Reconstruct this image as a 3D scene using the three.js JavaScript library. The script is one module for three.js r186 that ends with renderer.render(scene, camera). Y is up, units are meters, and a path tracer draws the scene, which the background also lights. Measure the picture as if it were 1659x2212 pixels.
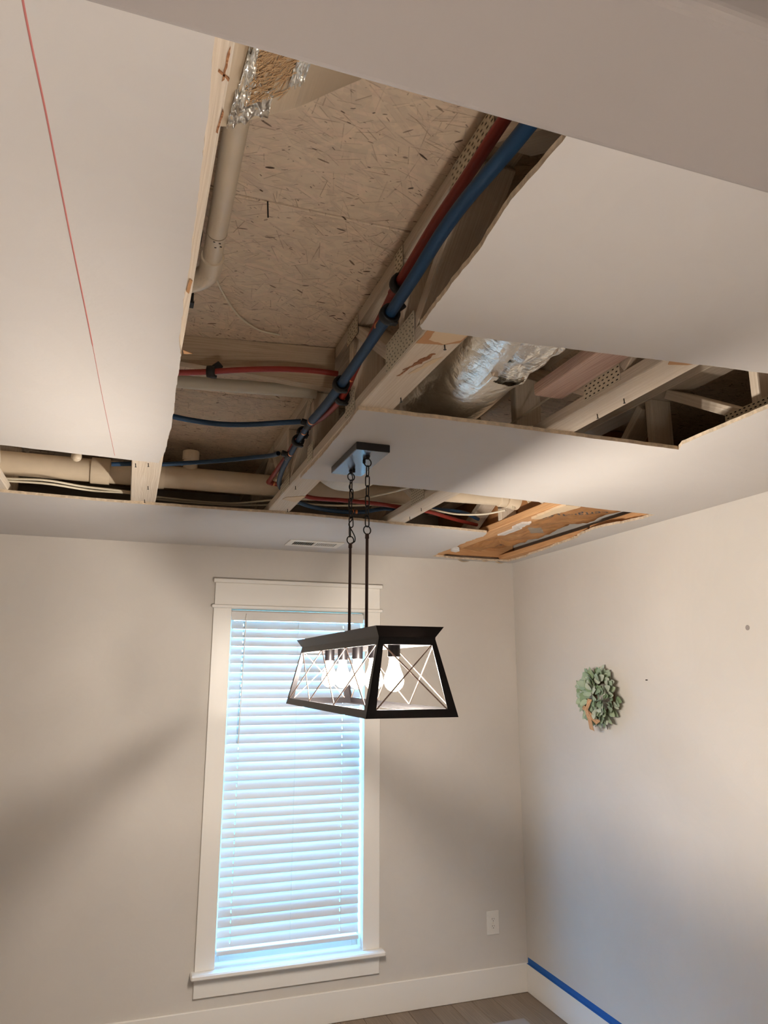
import * as THREE from 'three';
import { mergeGeometries } from 'three/addons/utils/BufferGeometryUtils.js';
import { ConvexGeometry } from 'three/addons/geometries/ConvexGeometry.js';

// ---------------------------------------------------------------- camera, sky, exposure
const scene = new THREE.Scene();
const camera = new THREE.PerspectiveCamera(2 * Math.atan(1106 / 1550) * 180 / Math.PI, 1659 / 2212, 0.05, 60);
camera.position.set(0, 1.974, 0);
camera.rotation.set(0.2205, -0.33716, 0.00183, 'YXZ');
camera.updateMatrixWorld();
const renderer = new THREE.WebGLRenderer({ antialias: true });
renderer.toneMapping = THREE.LinearToneMapping;
renderer.toneMappingExposure = 1.07;
renderer.shadowMap.enabled = true;
const SKY = [4.2, 14, 28];                    // cool daylight, as a warm-balanced camera sees an overcast sky
scene.background = new THREE.Color().setRGB(...SKY);
const BULB_CD = 1.72, BULB_COLOR = [1, 0.9, 0.795];
const ADDED_LAMP_CD = 5.4;  // strength of the added lamp behind the camera
const SLAT_TILT = 1.16;                        // blind slats: room edge down

// ---------------------------------------------------------------- dimensions (metres)
const CH = 2.745, DRY = 0.013, CB = CH + DRY, OSB_Y = 3.08;
const ZB = -4.53, XR = 2.569, XL = -2.7, ZF = 3.3;

// ---------------------------------------------------------------- random numbers and noise
function rng(seed) { let a = seed >>> 0; return () => { a = (a + 0x6D2B79F5) >>> 0; let t = a; t = Math.imul(t ^ (t >>> 15), t | 1); t ^= t + Math.imul(t ^ (t >>> 7), t | 61); return ((t ^ (t >>> 14)) >>> 0) / 4294967296; }; }
function hash2(x, y, s) { let h = Math.imul(x, 374761393) ^ Math.imul(y, 668265263) ^ Math.imul(s, 1442695041); h = Math.imul(h ^ (h >>> 13), 1274126177); return ((h ^ (h >>> 16)) >>> 0) / 4294967296; }
function vnoise(x, y, px, py, s) {                // tileable value noise, periods px, py
  const x0 = Math.floor(x), y0 = Math.floor(y), fx = x - x0, fy = y - y0;
  const sx = fx * fx * (3 - 2 * fx), sy = fy * fy * (3 - 2 * fy);
  const m = (i, n) => ((i % n) + n) % n;
  const a = hash2(m(x0, px), m(y0, py), s), b = hash2(m(x0 + 1, px), m(y0, py), s), c = hash2(m(x0, px), m(y0 + 1, py), s), d = hash2(m(x0 + 1, px), m(y0 + 1, py), s);
  return a + (b - a) * sx + (c - a) * sy + (a - b - c + d) * sx * sy;
}
function fbm(u, v, f, oct, s, ax = 1, ay = 1) { let t = 0, w = 0.5, n = 0; for (let o = 0; o < oct; o++) { t += w * vnoise(u * f * ax, v * f * ay, Math.max(1, f * ax), Math.max(1, f * ay), s + o); n += w; w *= 0.5; f *= 2; } return t / n; }
const noise3 = (x, y, z, s = 0) => {              // plain smooth noise, for displacing geometry, -1..1
  const z0 = Math.floor(z), fz = z - z0, sz = fz * fz * (3 - 2 * fz);
  return 2 * (vnoise(x, y, 9973, 9973, s + z0 * 31) * (1 - sz) + vnoise(x, y, 9973, 9973, s + (z0 + 1) * 31) * sz) - 1;
};
function dataTex(w, h, fn, srgb, rx = 1, ry = 1) {
  const d = new Uint8Array(w * h * 4);
  for (let j = 0; j < h; j++) for (let i = 0; i < w; i++) { const c = fn(i / w, j / h), k = (j * w + i) * 4; d[k] = c[0]; d[k + 1] = c[1] ?? c[0]; d[k + 2] = c[2] ?? c[0]; d[k + 3] = 255; }
  const t = new THREE.DataTexture(d, w, h); t.wrapS = t.wrapT = THREE.RepeatWrapping; t.magFilter = THREE.LinearFilter; t.minFilter = THREE.LinearMipmapLinearFilter; t.generateMipmaps = true;
  if (srgb) t.colorSpace = THREE.SRGBColorSpace; t.repeat.set(rx, ry); t.needsUpdate = true; return t;
}
const clamp = (v) => Math.max(0, Math.min(255, v));

// ---------------------------------------------------------------- materials
const std = (o) => new THREE.MeshStandardMaterial({ side: THREE.DoubleSide, ...o });
const peel = dataTex(512, 512, (u, v) => [clamp(255 * (0.55 * fbm(u, v, 48, 3, 3) + 0.45 * fbm(u, v, 8, 2, 9)))], false, 2, 2);
const wallTone = dataTex(512, 512, (u, v) => { const k = 0.97 + 0.06 * fbm(u, v, 4, 4, 21); return [clamp(209 * k), clamp(203 * k), clamp(195 * k)]; }, true, 0.5, 0.5);
const ceilTone = dataTex(512, 512, (u, v) => { const k = 0.975 + 0.05 * fbm(u, v, 4, 4, 33); return [clamp(204 * k), clamp(199 * k), clamp(194 * k)]; }, true, 0.5, 0.5);
const M = {};
M.wall = std({ map: wallTone, roughness: 0.75, bumpMap: peel, bumpScale: 0.0004 });
M.ceil = std({ map: ceilTone, roughness: 0.9, bumpMap: peel, bumpScale: 0.0004 });
M.gypsum = std({ map: dataTex(256, 256, (u, v) => { const k = 0.86 + 0.28 * fbm(u, v, 16, 4, 5); return [clamp(208 * k), clamp(190 * k), clamp(166 * k)]; }, true, 6, 6), roughness: 0.95, bumpMap: peel, bumpScale: 0.003 });
M.trim = std({ color: '#ece8e1', roughness: 0.42 });
M.plastic = std({ color: '#e6e2da', roughness: 0.4 });
function woodTex(base, dark, seed, contrast = 1) {
  return dataTex(512, 256, (u, v) => {
    const w = fbm(u, v, 2, 3, seed, 1, 2) * 0.9, r = fbm(u, v + w * 0.10, 4, 4, seed + 7, 1, 24);
    const ring = 0.5 + 0.5 * Math.sin((v * 22 + w * 9) * Math.PI * 2);
    let k = 0.5 * r + 0.22 * ring + 0.28 * fbm(u, v, 3, 3, seed + 13);
    k = Math.max(0, Math.min(1, 0.5 + (k - 0.5) * 1.3 * contrast));
    return [0, 1, 2].map((c) => clamp(dark[c] + (base[c] - dark[c]) * k));
  }, true, 0.8, 5);
}
const grain = dataTex(512, 256, (u, v) => [clamp(255 * fbm(u, v, 4, 5, 77, 1, 32))], false, 0.8, 5);
M.wood = std({ map: woodTex([230, 218, 202], [200, 183, 161], 101), roughness: 0.85, bumpMap: grain, bumpScale: 0.0008 });
M.woodPink = std({ map: woodTex([222, 196, 180], [176, 136, 118], 131, 1.3), roughness: 0.85, bumpMap: grain, bumpScale: 0.0012 });
M.woodOrange = std({ map: woodTex([226, 184, 136], [186, 130, 82], 151), roughness: 0.8, bumpMap: grain, bumpScale: 0.0008 });
M.woodGrey = std({ map: woodTex([206, 188, 164], [166, 146, 120], 171), roughness: 0.9, bumpMap: grain, bumpScale: 0.0008 });
M.stain = std({ color: '#9a5f33', roughness: 0.95 });
M.splinter = std({ map: woodTex([184, 134, 92], [118, 68, 38], 191, 1.5), roughness: 0.9, bumpMap: grain, bumpScale: 0.002 });
M.paperTan = std({ color: '#b98b60', roughness: 0.95 });
M.paperPale = std({ color: '#d9c1a0', roughness: 0.95, bumpMap: peel, bumpScale: 0.002 });
M.steel = std({ color: '#d9ceb6', metalness: 0.15, roughness: 0.55 });
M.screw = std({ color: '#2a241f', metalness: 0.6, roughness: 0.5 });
M.pvc = std({ map: dataTex(256, 256, (u, v) => { const k = 0.93 + 0.14 * fbm(u, v, 3, 4, 43, 1, 4); return [clamp(216 * k), clamp(199 * k), clamp(174 * k)]; }, true, 3, 3), roughness: 0.42 });
M.pvcGrey = std({ color: '#cfc6b4', roughness: 0.5 });
M.ink = std({ color: '#2b2725', roughness: 0.7 });
M.pexBlue = std({ color: '#0f3656', roughness: 0.55 });
M.pexRed = std({ color: '#8e2a20', roughness: 0.5 });
M.copper = std({ color: '#d98f63', metalness: 0.9, roughness: 0.35 });
M.clip = std({ color: '#08080a', roughness: 0.6 });
M.cable = std({ color: '#e2d8c2', roughness: 0.5 });
M.black = std({ color: '#141113', metalness: 0.4, roughness: 0.38 });
M.canopy = new THREE.MeshPhysicalMaterial({ side: THREE.DoubleSide, color: '#1b181b', metalness: 0.2, roughness: 0.4, clearcoat: 0.4, clearcoatRoughness: 0.08 });
M.rod = std({ color: '#4a3c3a', metalness: 0.8, roughness: 0.3 });
M.litCrossBar = std({ color: '#a08a7e', metalness: 0.7, roughness: 0.35 });  // bulb light on the bars is put into this lighter colour
M.tape = std({ color: '#1f5fa8', roughness: 0.7 });
M.chalk = std({ color: '#b9706a', roughness: 0.9 });
M.frass = std({ color: '#a8835a', roughness: 1 });
M.glow = new THREE.MeshStandardMaterial({ color: '#fff2dc', emissive: new THREE.Color().setRGB(1, 0.86, 0.66), emissiveIntensity: 9, roughness: 0.4 });
M.glass = new THREE.MeshPhysicalMaterial({ side: THREE.DoubleSide, color: '#ffffff', transmission: 1, thickness: 0, roughness: 0.02, ior: 1.5 });
M.slat = std({ color: '#d6d3cf', roughness: 0.5 });
M.header = std({ color: '#968e8a', roughness: 0.85, bumpMap: peel, bumpScale: 0.0004 });  // dim light under the header is put into this darker colour
M.shade = new THREE.MeshPhysicalMaterial({ side: THREE.DoubleSide, color: '#fffaf2', transmission: 0.6, thickness: 0, roughness: 0.95 });
M.siding = std({ color: '#c8ccd0', roughness: 0.8 });
M.lawn = std({ map: dataTex(256, 256, (u, v) => { const k = 0.6 + 0.8 * fbm(u, v, 16, 4, 61); return [clamp(84 * k), clamp(104 * k), clamp(62 * k)]; }, true, 2, 2), roughness: 1 });
// foil: crinkled
const crinkle = dataTex(512, 512, (u, v) => { let t = 0, w = 0.55, f = 5; for (let o = 0; o < 5; o++) { t += w * (1 - Math.abs(2 * vnoise(u * f, v * f, f, f, 300 + o) - 1)); w *= 0.55; f *= 2; } return [clamp(255 * t * 0.85)]; }, false, 3, 3);
const scratch = dataTex(512, 512, (u, v) => [clamp(255 * (0.6 * fbm(u, v, 3, 4, 400, 1, 1) + 0.4 * fbm(u, v, 3, 4, 410, 20, 1)))], false, 2, 2);
M.foil = std({ color: '#f0e9dc', metalness: 0.95, roughness: 0.29, bumpMap: crinkle, bumpScale: 0.004 });
M.foilCrumpled = std({ color: '#f4f1ea', metalness: 0.9, roughness: 0.3, bumpMap: crinkle, bumpScale: 0.012 });
M.foilDull = std({ color: '#d2bea2', metalness: 0.1, roughness: 0.5, bumpMap: scratch, bumpScale: 0.003 });
M.wrapPale = std({ color: '#d8cfbe', roughness: 0.6, bumpMap: scratch, bumpScale: 0.004 });
M.fiber = std({ map: dataTex(256, 256, (u, v) => { const k = 0.7 + 0.6 * fbm(u, v, 4, 4, 71, 1, 16); return [clamp(206 * k), clamp(172 * k), clamp(132 * k)]; }, true, 4, 4), roughness: 1 });
M.leaf = [['#98a893', 0.7], ['#869a82', 0.7], ['#b1b9a8', 0.75], ['#7c916f', 0.7], ['#9fae90', 0.7]].map(([color, roughness]) => std({ color, roughness }));
M.twig = std({ color: '#5c4a33', roughness: 0.9 });
M.jute = std({ map: dataTex(128, 128, (u, v) => { const k = 0.82 + 0.2 * Math.sin(u * 128) * Math.sin(v * 128) + 0.1 * fbm(u, v, 8, 2, 5); return [clamp(214 * k), clamp(170 * k), clamp(130 * k)]; }, true, 12, 12), roughness: 0.95 });
M.floor = [0, 1, 2].map((i) => std({ map: woodTex([[146, 128, 110], [138, 121, 105], [154, 136, 118]][i], [[100, 85, 72], [95, 80, 68], [106, 91, 78]][i], 211 + i * 17), roughness: 0.45, bumpMap: grain, bumpScale: 0.0005 }));
// OSB: strands laid in random directions, with dark gaps between them
function osbTexture(seed, w = 1024) {
  const c = document.createElement('canvas'); c.width = c.height = w; const g = c.getContext('2d'), r = rng(seed);
  g.fillStyle = 'rgb(220,201,176)'; g.fillRect(0, 0, w, w);
  const wrapDraw = (x, y, R, f) => { for (const dx of [-w, 0, w]) for (const dy of [-w, 0, w]) { if (x + dx < -R || x + dx > w + R || y + dy < -R || y + dy > w + R) continue; g.save(); g.translate(x + dx, y + dy); f(); g.restore(); } };
  for (let k = 0; k < 3400; k++) {
    const x = r() * w, y = r() * w, L = 24 + r() * 80, W = 4 + r() * 13, a = (r() - 0.5) * 1.5 + (r() < 0.3 ? 1.3 * (r() - 0.5) + 1.2 : 0), t = 0.9 + r() * 0.16, pink = r() * 10, q = r();
    wrapDraw(x, y, 110, () => { g.rotate(a);
      g.fillStyle = `rgba(${Math.round(clamp(222 * t))},${Math.round(clamp((203 - pink * 0.5) * t))},${Math.round(clamp((178 - pink * 0.3) * t))},0.42)`; g.fillRect(-L / 2, -W / 2, L, W);
      g.fillStyle = `rgba(104,76,52,${0.08 + 0.34 * q * q})`; g.fillRect(-L / 2, W / 2 - 1, L * (0.3 + 0.6 * q), 0.8 + q); });
  }
  for (let k = 0; k < 900; k++) {
    const x = r() * w, y = r() * w, big = r() < 0.16, L = big ? 8 + r() * 22 : 2 + r() * 12, W = big ? 2 + r() * 4.5 : 0.8 + r() * 1.6, a = (r() - 0.5) * 1.6, dark = Math.round(40 + r() * 40), al = 0.4 + 0.5 * r();
    wrapDraw(x, y, 40, () => { g.rotate(a); g.fillStyle = `rgba(${dark},${Math.round(dark * 0.68)},${Math.round(dark * 0.44)},${al})`; g.beginPath(); g.ellipse(0, 0, L / 2, W / 2, 0, 0, 7); g.fill(); });
  }
  const t = new THREE.CanvasTexture(c); t.wrapS = t.wrapT = THREE.RepeatWrapping; t.colorSpace = THREE.SRGBColorSpace; return t;
}
const osbA = osbTexture(11), osbB = osbTexture(12); osbA.repeat.set(0.95, 0.95); osbB.repeat.set(0.95, 0.95);
M.osb = [std({ map: osbA, roughness: 0.95, bumpMap: osbA, bumpScale: 0.0015 }), std({ map: osbB, roughness: 0.95, bumpMap: osbB, bumpScale: 0.0015 })];
// kraft facing with its printed brand, one sheet 0.7 m x 2 m
{
  const c = document.createElement('canvas'); c.width = 700; c.height = 2000; const g = c.getContext('2d'), r = rng(31);
  g.fillStyle = 'rgb(178,128,80)'; g.fillRect(0, 0, 700, 2000);
  for (let k = 0; k < 1400; k++) { g.fillStyle = `rgba(${r() < 0.5 ? '120,78,42' : '204,158,108'},${0.03 + 0.05 * r()})`; const s = 10 + r() * 60; g.beginPath(); g.ellipse(r() * 700, r() * 2000, s, s * 0.5, r() * 3, 0, 7); g.fill(); }
  g.fillStyle = 'rgba(70,72,80,0.9)';
  const say = (t, x, y, a, s) => { g.save(); g.translate(x, y); g.rotate(a); g.scale(-1, 1); g.font = `bold ${s}px sans-serif`; g.textAlign = 'center'; g.fillText(t, 0, 0); g.restore(); };
  say('CertainTeed', 347, 1338, 0.762, 61); say('CertainTeed', 446, 190, 0.762, 61);
  g.fillStyle = 'rgba(150,146,140,0.8)'; g.save(); g.translate(425, 826); g.rotate(-0.9); g.fillRect(-85, -40, 150, 80); g.restore();
  const t = new THREE.CanvasTexture(c); t.colorSpace = THREE.SRGBColorSpace; t.wrapS = t.wrapT = THREE.ClampToEdgeWrapping;
  M.kraft = std({ map: t, roughness: 0.7 });
}

// ---------------------------------------------------------------- geometry helpers (all in world metres)
const V = (x, y, z) => new THREE.Vector3(x, y, z);
const flat = (g) => { if (g.index) g = g.toNonIndexed(); g.computeVertexNormals(); return g; };
function planarUV(g, long = 'x') {                   // uv in metres, u along the long axis; g must not be indexed
  const p = g.attributes.position, uv = new Float32Array(p.count * 2), A = V(), B = V(), C = V(), n = V();
  const others = { x: ['y', 'z'], y: ['x', 'z'], z: ['x', 'y'] }[long];
  for (let i = 0; i < p.count; i += 3) {
    A.fromBufferAttribute(p, i); B.fromBufferAttribute(p, i + 1); C.fromBufferAttribute(p, i + 2);
    n.copy(B).sub(A).cross(C.clone().sub(A)); n.set(Math.abs(n.x), Math.abs(n.y), Math.abs(n.z));
    const cap = n[long] > n[others[0]] && n[long] > n[others[1]];
    const vAxis = cap ? null : (n[others[0]] > n[others[1]] ? others[1] : others[0]);
    [A, B, C].forEach((q, k) => { uv[(i + k) * 2] = cap ? q[others[0]] : q[long]; uv[(i + k) * 2 + 1] = cap ? q[others[1]] : q[vAxis] + (vAxis === others[1] ? 0.37 : 0); });
  }
  g.setAttribute('uv', new THREE.BufferAttribute(uv, 2)); return g;
}
function chamfer(w, h, d, b) {                       // box centred on the origin with chamfered edges
  b = Math.min(b, w / 3, h / 3, d / 3);
  const pts = [];
  for (const x of [-1, 1]) for (const y of [-1, 1]) for (const z of [-1, 1]) pts.push(V(x * (w / 2 - b), y * (h / 2 - b), z * d / 2), V(x * (w / 2 - b), y * h / 2, z * (d / 2 - b)), V(x * w / 2, y * (h / 2 - b), z * (d / 2 - b)));
  return new ConvexGeometry(pts);
}
const longest = (w, h, d) => (w >= h && w >= d ? 'x' : h >= d ? 'y' : 'z');
function bx(x0, x1, y0, y1, z0, z1, b = 0.002, long) {
  const w = x1 - x0, h = y1 - y0, d = z1 - z0, g = flat(chamfer(w, h, d, b));
  g.translate((x0 + x1) / 2, (y0 + y1) / 2, (z0 + z1) / 2); return planarUV(g, long || longest(w, h, d));
}
function bar(p0, p1, w, t, b = 0.002, turn = 0) {     // box from p0 to p1, w wide across, t thick
  const a = V(...p0), c = V(...p1), L = a.distanceTo(c), g = planarUV(flat(chamfer(L, t, w, b)), 'x');
  const m = new THREE.Matrix4(), x = c.clone().sub(a).normalize(), z0 = Math.abs(x.x) > 0.9 ? V(0, 0, 1) : V(1, 0, 0), y = z0.clone().cross(x).normalize(), z = x.clone().cross(y);
  g.rotateX(turn); m.makeBasis(x, y, z).setPosition(a.add(c).multiplyScalar(0.5)); g.applyMatrix4(m); return g;
}
function tube(pts, r, seg = 10, n, closed = false) {
  const c = new THREE.CatmullRomCurve3(pts.map((p) => V(...p)), closed, 'centripetal');
  return cleanGeo(new THREE.TubeGeometry(c, n || Math.max(12, pts.length * 10), r, seg, closed));
}
function cleanGeo(g) { const o = g.toNonIndexed(); for (const k of Object.keys(o.attributes)) if (!['position', 'normal', 'uv'].includes(k)) o.deleteAttribute(k); return o; }
function cyl(p0, p1, r, r2 = r, seg = 28) {
  const a = V(...p0), c = V(...p1), L = a.distanceTo(c), e = Math.min(0.002, L / 4, r / 3, r2 / 3);
  const g = new THREE.LatheGeometry([[0, 0], [r - e, 0], [r, e], [r2, L - e], [r2 - e, L], [0, L]].map(([x, y]) => new THREE.Vector2(x, y)), seg);
  const uv = g.attributes.uv; for (let i = 0; i < uv.count; i++) uv.setXY(i, uv.getX(i) * 6.28 * r, uv.getY(i) * L);
  g.applyQuaternion(new THREE.Quaternion().setFromUnitVectors(V(0, 1, 0), c.clone().sub(a).normalize())); g.translate(a.x, a.y, a.z); return cleanGeo(g);
}
function pipe(p0, p1, r, seg = 32) {                  // hollow open pipe
  const a = V(...p0), c = V(...p1), L = a.distanceTo(c), t = Math.min(0.005, r * 0.2);
  const g = new THREE.LatheGeometry([[r - t, 0], [r, 0], [r, L], [r - t, L], [r - t, 0]].map(([x, y]) => new THREE.Vector2(x, y)), seg);
  const uv = g.attributes.uv; for (let i = 0; i < uv.count; i++) uv.setXY(i, uv.getX(i) * 6.28 * r, uv.getY(i) * L);
  g.applyQuaternion(new THREE.Quaternion().setFromUnitVectors(V(0, 1, 0), c.clone().sub(a).normalize())); g.translate(a.x, a.y, a.z); return flatSeams(cleanGeo(g));
}
const flatSeams = (g) => g;
function lathe(profile, seg, x, y, z) { const g = cleanGeo(new THREE.LatheGeometry(profile.map(([a, b]) => new THREE.Vector2(a, b)), seg)); g.translate(x, y, z); return g; }
function prism(pts, depth) {                          // outline in x,y extruded along +z by depth
  const s = new THREE.Shape(pts.map(([x, y]) => new THREE.Vector2(x, y)));
  return new THREE.ExtrudeGeometry(s, { depth, bevelEnabled: false });
}
const merge = (a) => { const l = a.map((g) => cleanGeo(g.index ? g : g.clone().setIndex([...Array(g.attributes.position.count).keys()]))); for (const g of l) if (!g.attributes.uv) g.setAttribute('uv', new THREE.BufferAttribute(new Float32Array(g.attributes.position.count * 2), 2)); return mergeGeometries(l); };

// ---------------------------------------------------------------- naming
const taken = {};
function numbered(n) { const k = taken[n] ?? 0; taken[n] = k + 1; return k ? `${n}_${String(k).padStart(3, '0')}` : n; }
function tag(o, label, category, group, kind) { if (label) o.userData.label = label; if (category) o.userData.category = category; if (group) o.userData.group = group; if (kind) o.userData.kind = kind; return o; }
function thing(name, label, category, at = [0, 0, 0], group) { const o = new THREE.Group(); o.name = numbered(name); o.position.set(...at); scene.add(o); return tag(o, label, category, group); }
function struct(name, geo, mat) { const o = geo ? new THREE.Mesh(geo, mat) : new THREE.Group(); o.name = numbered(name); if (geo) o.castShadow = o.receiveShadow = true; scene.add(o); return tag(o, null, null, null, 'structure'); }
const wpos = (o) => { const p = V(); for (let q = o; q; q = q.parent) p.add(q.position); return p; };
function part(parent, name, geo, mat, label) {        // geometry comes in world metres
  const p = wpos(parent); if (p.lengthSq()) geo.translate(-p.x, -p.y, -p.z);
  const o = new THREE.Mesh(geo, mat); o.name = name; o.castShadow = o.receiveShadow = true; parent.add(o); if (label) o.userData.label = label; return o;
}
function solo(name, geo, mat, label, category, group) { // a thing that is one mesh, its origin at its centre
  geo.computeBoundingBox(); const c = geo.boundingBox.getCenter(V()); geo.translate(-c.x, -c.y, -c.z);
  const o = new THREE.Mesh(geo, mat); o.name = numbered(name); o.position.copy(c); o.castShadow = o.receiveShadow = true; scene.add(o); return tag(o, label, category, group);
}

// ================================================================ ROOM SHELL
const WT = 0.14;                                        // wall thickness
const WX0 = 0.587, WX1 = 1.452, WY0 = 0.335, WY1 = 2.36; // window opening
{
  // floor: planks run along z
  const floor = struct('floor', bx(XL - WT, XR + WT, -0.12, -0.018, ZB - WT, ZF + WT, 0.002), M.floor[1]);
  const r = rng(5), shapes = {};
  for (let i = 0; i < 17; i++) {                       // planks singly near the window wall, where the photograph shows the floor
    const x0 = 0.2 + i * 0.14; let z = ZB + 0.02 - r() * 0.4; if (x0 > XR - 0.02) break;
    while (z < -2.2) { const L = 1.0, z0 = Math.max(z, ZB + 0.012), z1 = z + L; part(floor, 'plank', bx(x0 + 0.0008, Math.min(x0 + 0.1392, XR - 0.004), -0.018, 0, z0 + 0.0008, z1 - 0.0008, 0.0012, 'z'), M.floor[Math.floor(r() * 3)]); z = z1; }
  }
  const rest = part(floor, 'plank_field', merge([bx(XL + 0.01, 0.199, -0.018, 0, ZB + 0.012, ZF, 0.001, 'z'), bx(0.201, XR - 0.004, -0.018, 0, -1.2, ZF, 0.001, 'z')]), M.floor[0]); rest.userData.kind = 'stuff';
}
{
  // back wall with the window hole
  const s = new THREE.Shape([[XL - WT, -0.1], [XR + WT, -0.1], [XR + WT, 3.16], [XL - WT, 3.16]].map(([x, y]) => new THREE.Vector2(x, y)));
  s.holes.push(new THREE.Path([[WX0 - 0.02, WY0 - 0.02], [WX0 - 0.02, WY1 + 0.02], [WX1 + 0.02, WY1 + 0.02], [WX1 + 0.02, WY0 - 0.02]].map(([x, y]) => new THREE.Vector2(x, y))));
  const g = flat(new THREE.ExtrudeGeometry(s, { depth: WT, bevelEnabled: false })); g.translate(0, 0, ZB - WT);
  struct('wall_back', planarUV(g, 'x'), M.wall);
  struct('wall_right', bx(XR, XR + WT, -0.1, 3.16, ZB, ZF, 0.001, 'z'), M.wall);
  struct('wall_left', bx(XL - WT, XL, -0.1, 3.16, ZB, ZF, 0.001, 'z'), M.wall);
  struct('wall_rear', bx(XL - WT, XR + WT, -0.1, 3.16, ZF, ZF + WT, 0.001, 'x'), M.wall);
  // header over the wide opening between the two rooms, its lower edges rounded with a corner bead
  const h0 = -0.532, h1 = -0.364, hy = 2.5, q = 0.012, pts = [];
  for (let k = 0; k <= 5; k++) { const a = Math.PI + k / 5 * Math.PI / 2; pts.push([h0 + q + q * Math.cos(a), hy + q + q * Math.sin(a)]); }
  for (let k = 0; k <= 5; k++) { const a = 1.5 * Math.PI + k / 5 * Math.PI / 2; pts.push([h1 - q + q * Math.cos(a), hy + q + q * Math.sin(a)]); }
  pts.push([h1, CH - 0.0005], [h0, CH - 0.0005]);
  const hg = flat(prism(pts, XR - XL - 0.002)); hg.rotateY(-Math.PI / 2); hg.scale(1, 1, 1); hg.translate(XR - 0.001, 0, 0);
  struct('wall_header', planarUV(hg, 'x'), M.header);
}
{
  // ceiling drywall with the cut-out opening: outline in plan (x, z), then roughened like a saw and snap cut
  const hole = [[0.046, -0.56], [0.046, -0.78], [0.05, -0.874], [0.053, -0.994], [0.054, -1.086], [0.058, -1.287], [0.058, -1.433], [0.060, -1.56], [0.061, -1.649], [0.068, -1.72], [0.074, -1.927], [0.078, -2.219], [0.077, -2.42], [0.074, -2.576], [0.064, -2.67], [0.058, -2.736],
    [-0.037, -2.731], [-0.472, -2.692], [-0.95, -2.66], [-0.95, -3.43], [-0.58, -3.44], [-0.203, -3.471], [0.071, -3.471], [0.382, -3.464], [0.629, -3.452], [0.792, -3.455], [1.148, -3.49], [1.421, -3.52], [1.70, -3.535], [1.862, -3.556],
    [1.886, -3.637], [1.88, -3.78], [1.884, -3.98], [1.887, -4.2], [1.894, -4.43], [2.15, -4.478], [2.498, -4.462], [2.5, -4.261], [2.477, -3.986], [2.443, -3.743], [2.42, -3.536], [2.375, -3.356], [2.366, -3.234], [2.385, -3.134], [2.42, -3.031], [2.436, -2.94], [2.43, -2.848],
    [2.187, -2.836], [1.924, -2.815], [1.58, -2.792], [1.248, -2.769], [0.991, -2.766], [0.69, -2.771], [0.612, -2.775], [0.612, -2.473], [0.608, -2.17], [0.601, -1.946], [0.863, -1.939], [1.139, -1.937], [1.515, -1.94], [1.784, -1.944], [1.752, -1.89], [1.747, -1.5],
    [1.747, -1.318], [1.535, -1.33], [1.272, -1.352], [0.974, -1.378], [0.78, -1.394], [0.585, -1.405], [0.573, -1.39], [0.57, -1.31], [0.565, -1.2], [0.566, -1.12], [0.558, -1.03], [0.55, -0.94], [0.551, -0.862], [0.554, -0.782], [0.555, -0.56]];
  const ragged = [];
  hole.forEach((a, i) => {
    const b = hole[(i + 1) % hole.length], L = Math.hypot(b[0] - a[0], b[1] - a[1]), n = Math.max(1, Math.round(L / 0.014)), nx = -(b[1] - a[1]) / L, nz = (b[0] - a[0]) / L;
    const rough = (a[0] > 1.87 && a[1] < -2.9) ? 0.009 : a[0] < 0.1 && a[1] > -2.7 ? 0.0022 : a[1] < -3.4 ? 0.0025 : 0.0022;
    for (let k = 0; k < n; k++) { const t = k / n, x = a[0] + (b[0] - a[0]) * t, z = a[1] + (b[1] - a[1]) * t, d = k === 0 ? 0 : rough * (0.7 * noise3(x * 60, z * 60, 1, 5) + noise3(x * 14, z * 14, 2, 8)); ragged.push([x + nx * d, z + nz * d]); }
  });
  const s = new THREE.Shape([[XL, ZF], [XR, ZF], [XR, ZB], [XL, ZB]].map(([x, z]) => new THREE.Vector2(x, -z)));
  s.holes.push(new THREE.Path(ragged.map(([x, z]) => new THREE.Vector2(x, -z))));
  const g = new THREE.ExtrudeGeometry(s, { depth: DRY, bevelEnabled: false }); g.rotateX(-Math.PI / 2); g.translate(0, CH, 0);
  const groups = g.groups, g2 = planarUV(flat(g), 'x'); g2.clearGroups(); for (const q of groups) g2.addGroup(q.start, q.count, q.materialIndex);
  struct('ceiling', g2, [M.ceil, M.gypsum]);
}
{
  // subfloor: OSB panels over the trusses, butted with open seams, and the planking that closes the rooms above the header
  const sub = struct('subfloor');
  const seams = [ZF + WT, 2.0, 0.9, -0.31, -1.53, -2.805, -4.0, ZB - WT];
  for (let i = 0; i < seams.length - 1; i++) part(sub, 'osb_panel', bx(XL - WT, XR + WT, OSB_Y, OSB_Y + 0.018, seams[i + 1] + 0.0035, seams[i] - 0.0035, 0.0025, 'x'), M.osb[i % 2]);
  part(sub, 'floor_covering', bx(XL - WT, XR + WT, OSB_Y + 0.05, OSB_Y + 0.07, ZB - WT, ZF + WT, 0.001, 'x'), M.woodGrey);
}
part(scene.getObjectByName('subfloor'), 'nail', bar([0.238, OSB_Y + 0.002, -1.53], [0.243, OSB_Y - 0.032, -1.545], 0.0035, 0.0035, 0.0005), M.screw);
// skirting boards
struct('baseboard_back', bx(XL, XR - 0.001, 0, 0.165, ZB, ZB + 0.016, 0.003, 'x'), M.trim);
struct('baseboard_right', bx(XR - 0.016, XR, 0, 0.165, ZB + 0.017, ZF, 0.003, 'z'), M.trim);
// ground outside the window
struct('ground_outside', bx(-14, 14, -0.7, -0.6, -26, ZB - WT - 0.02, 0.001), M.lawn);

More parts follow.
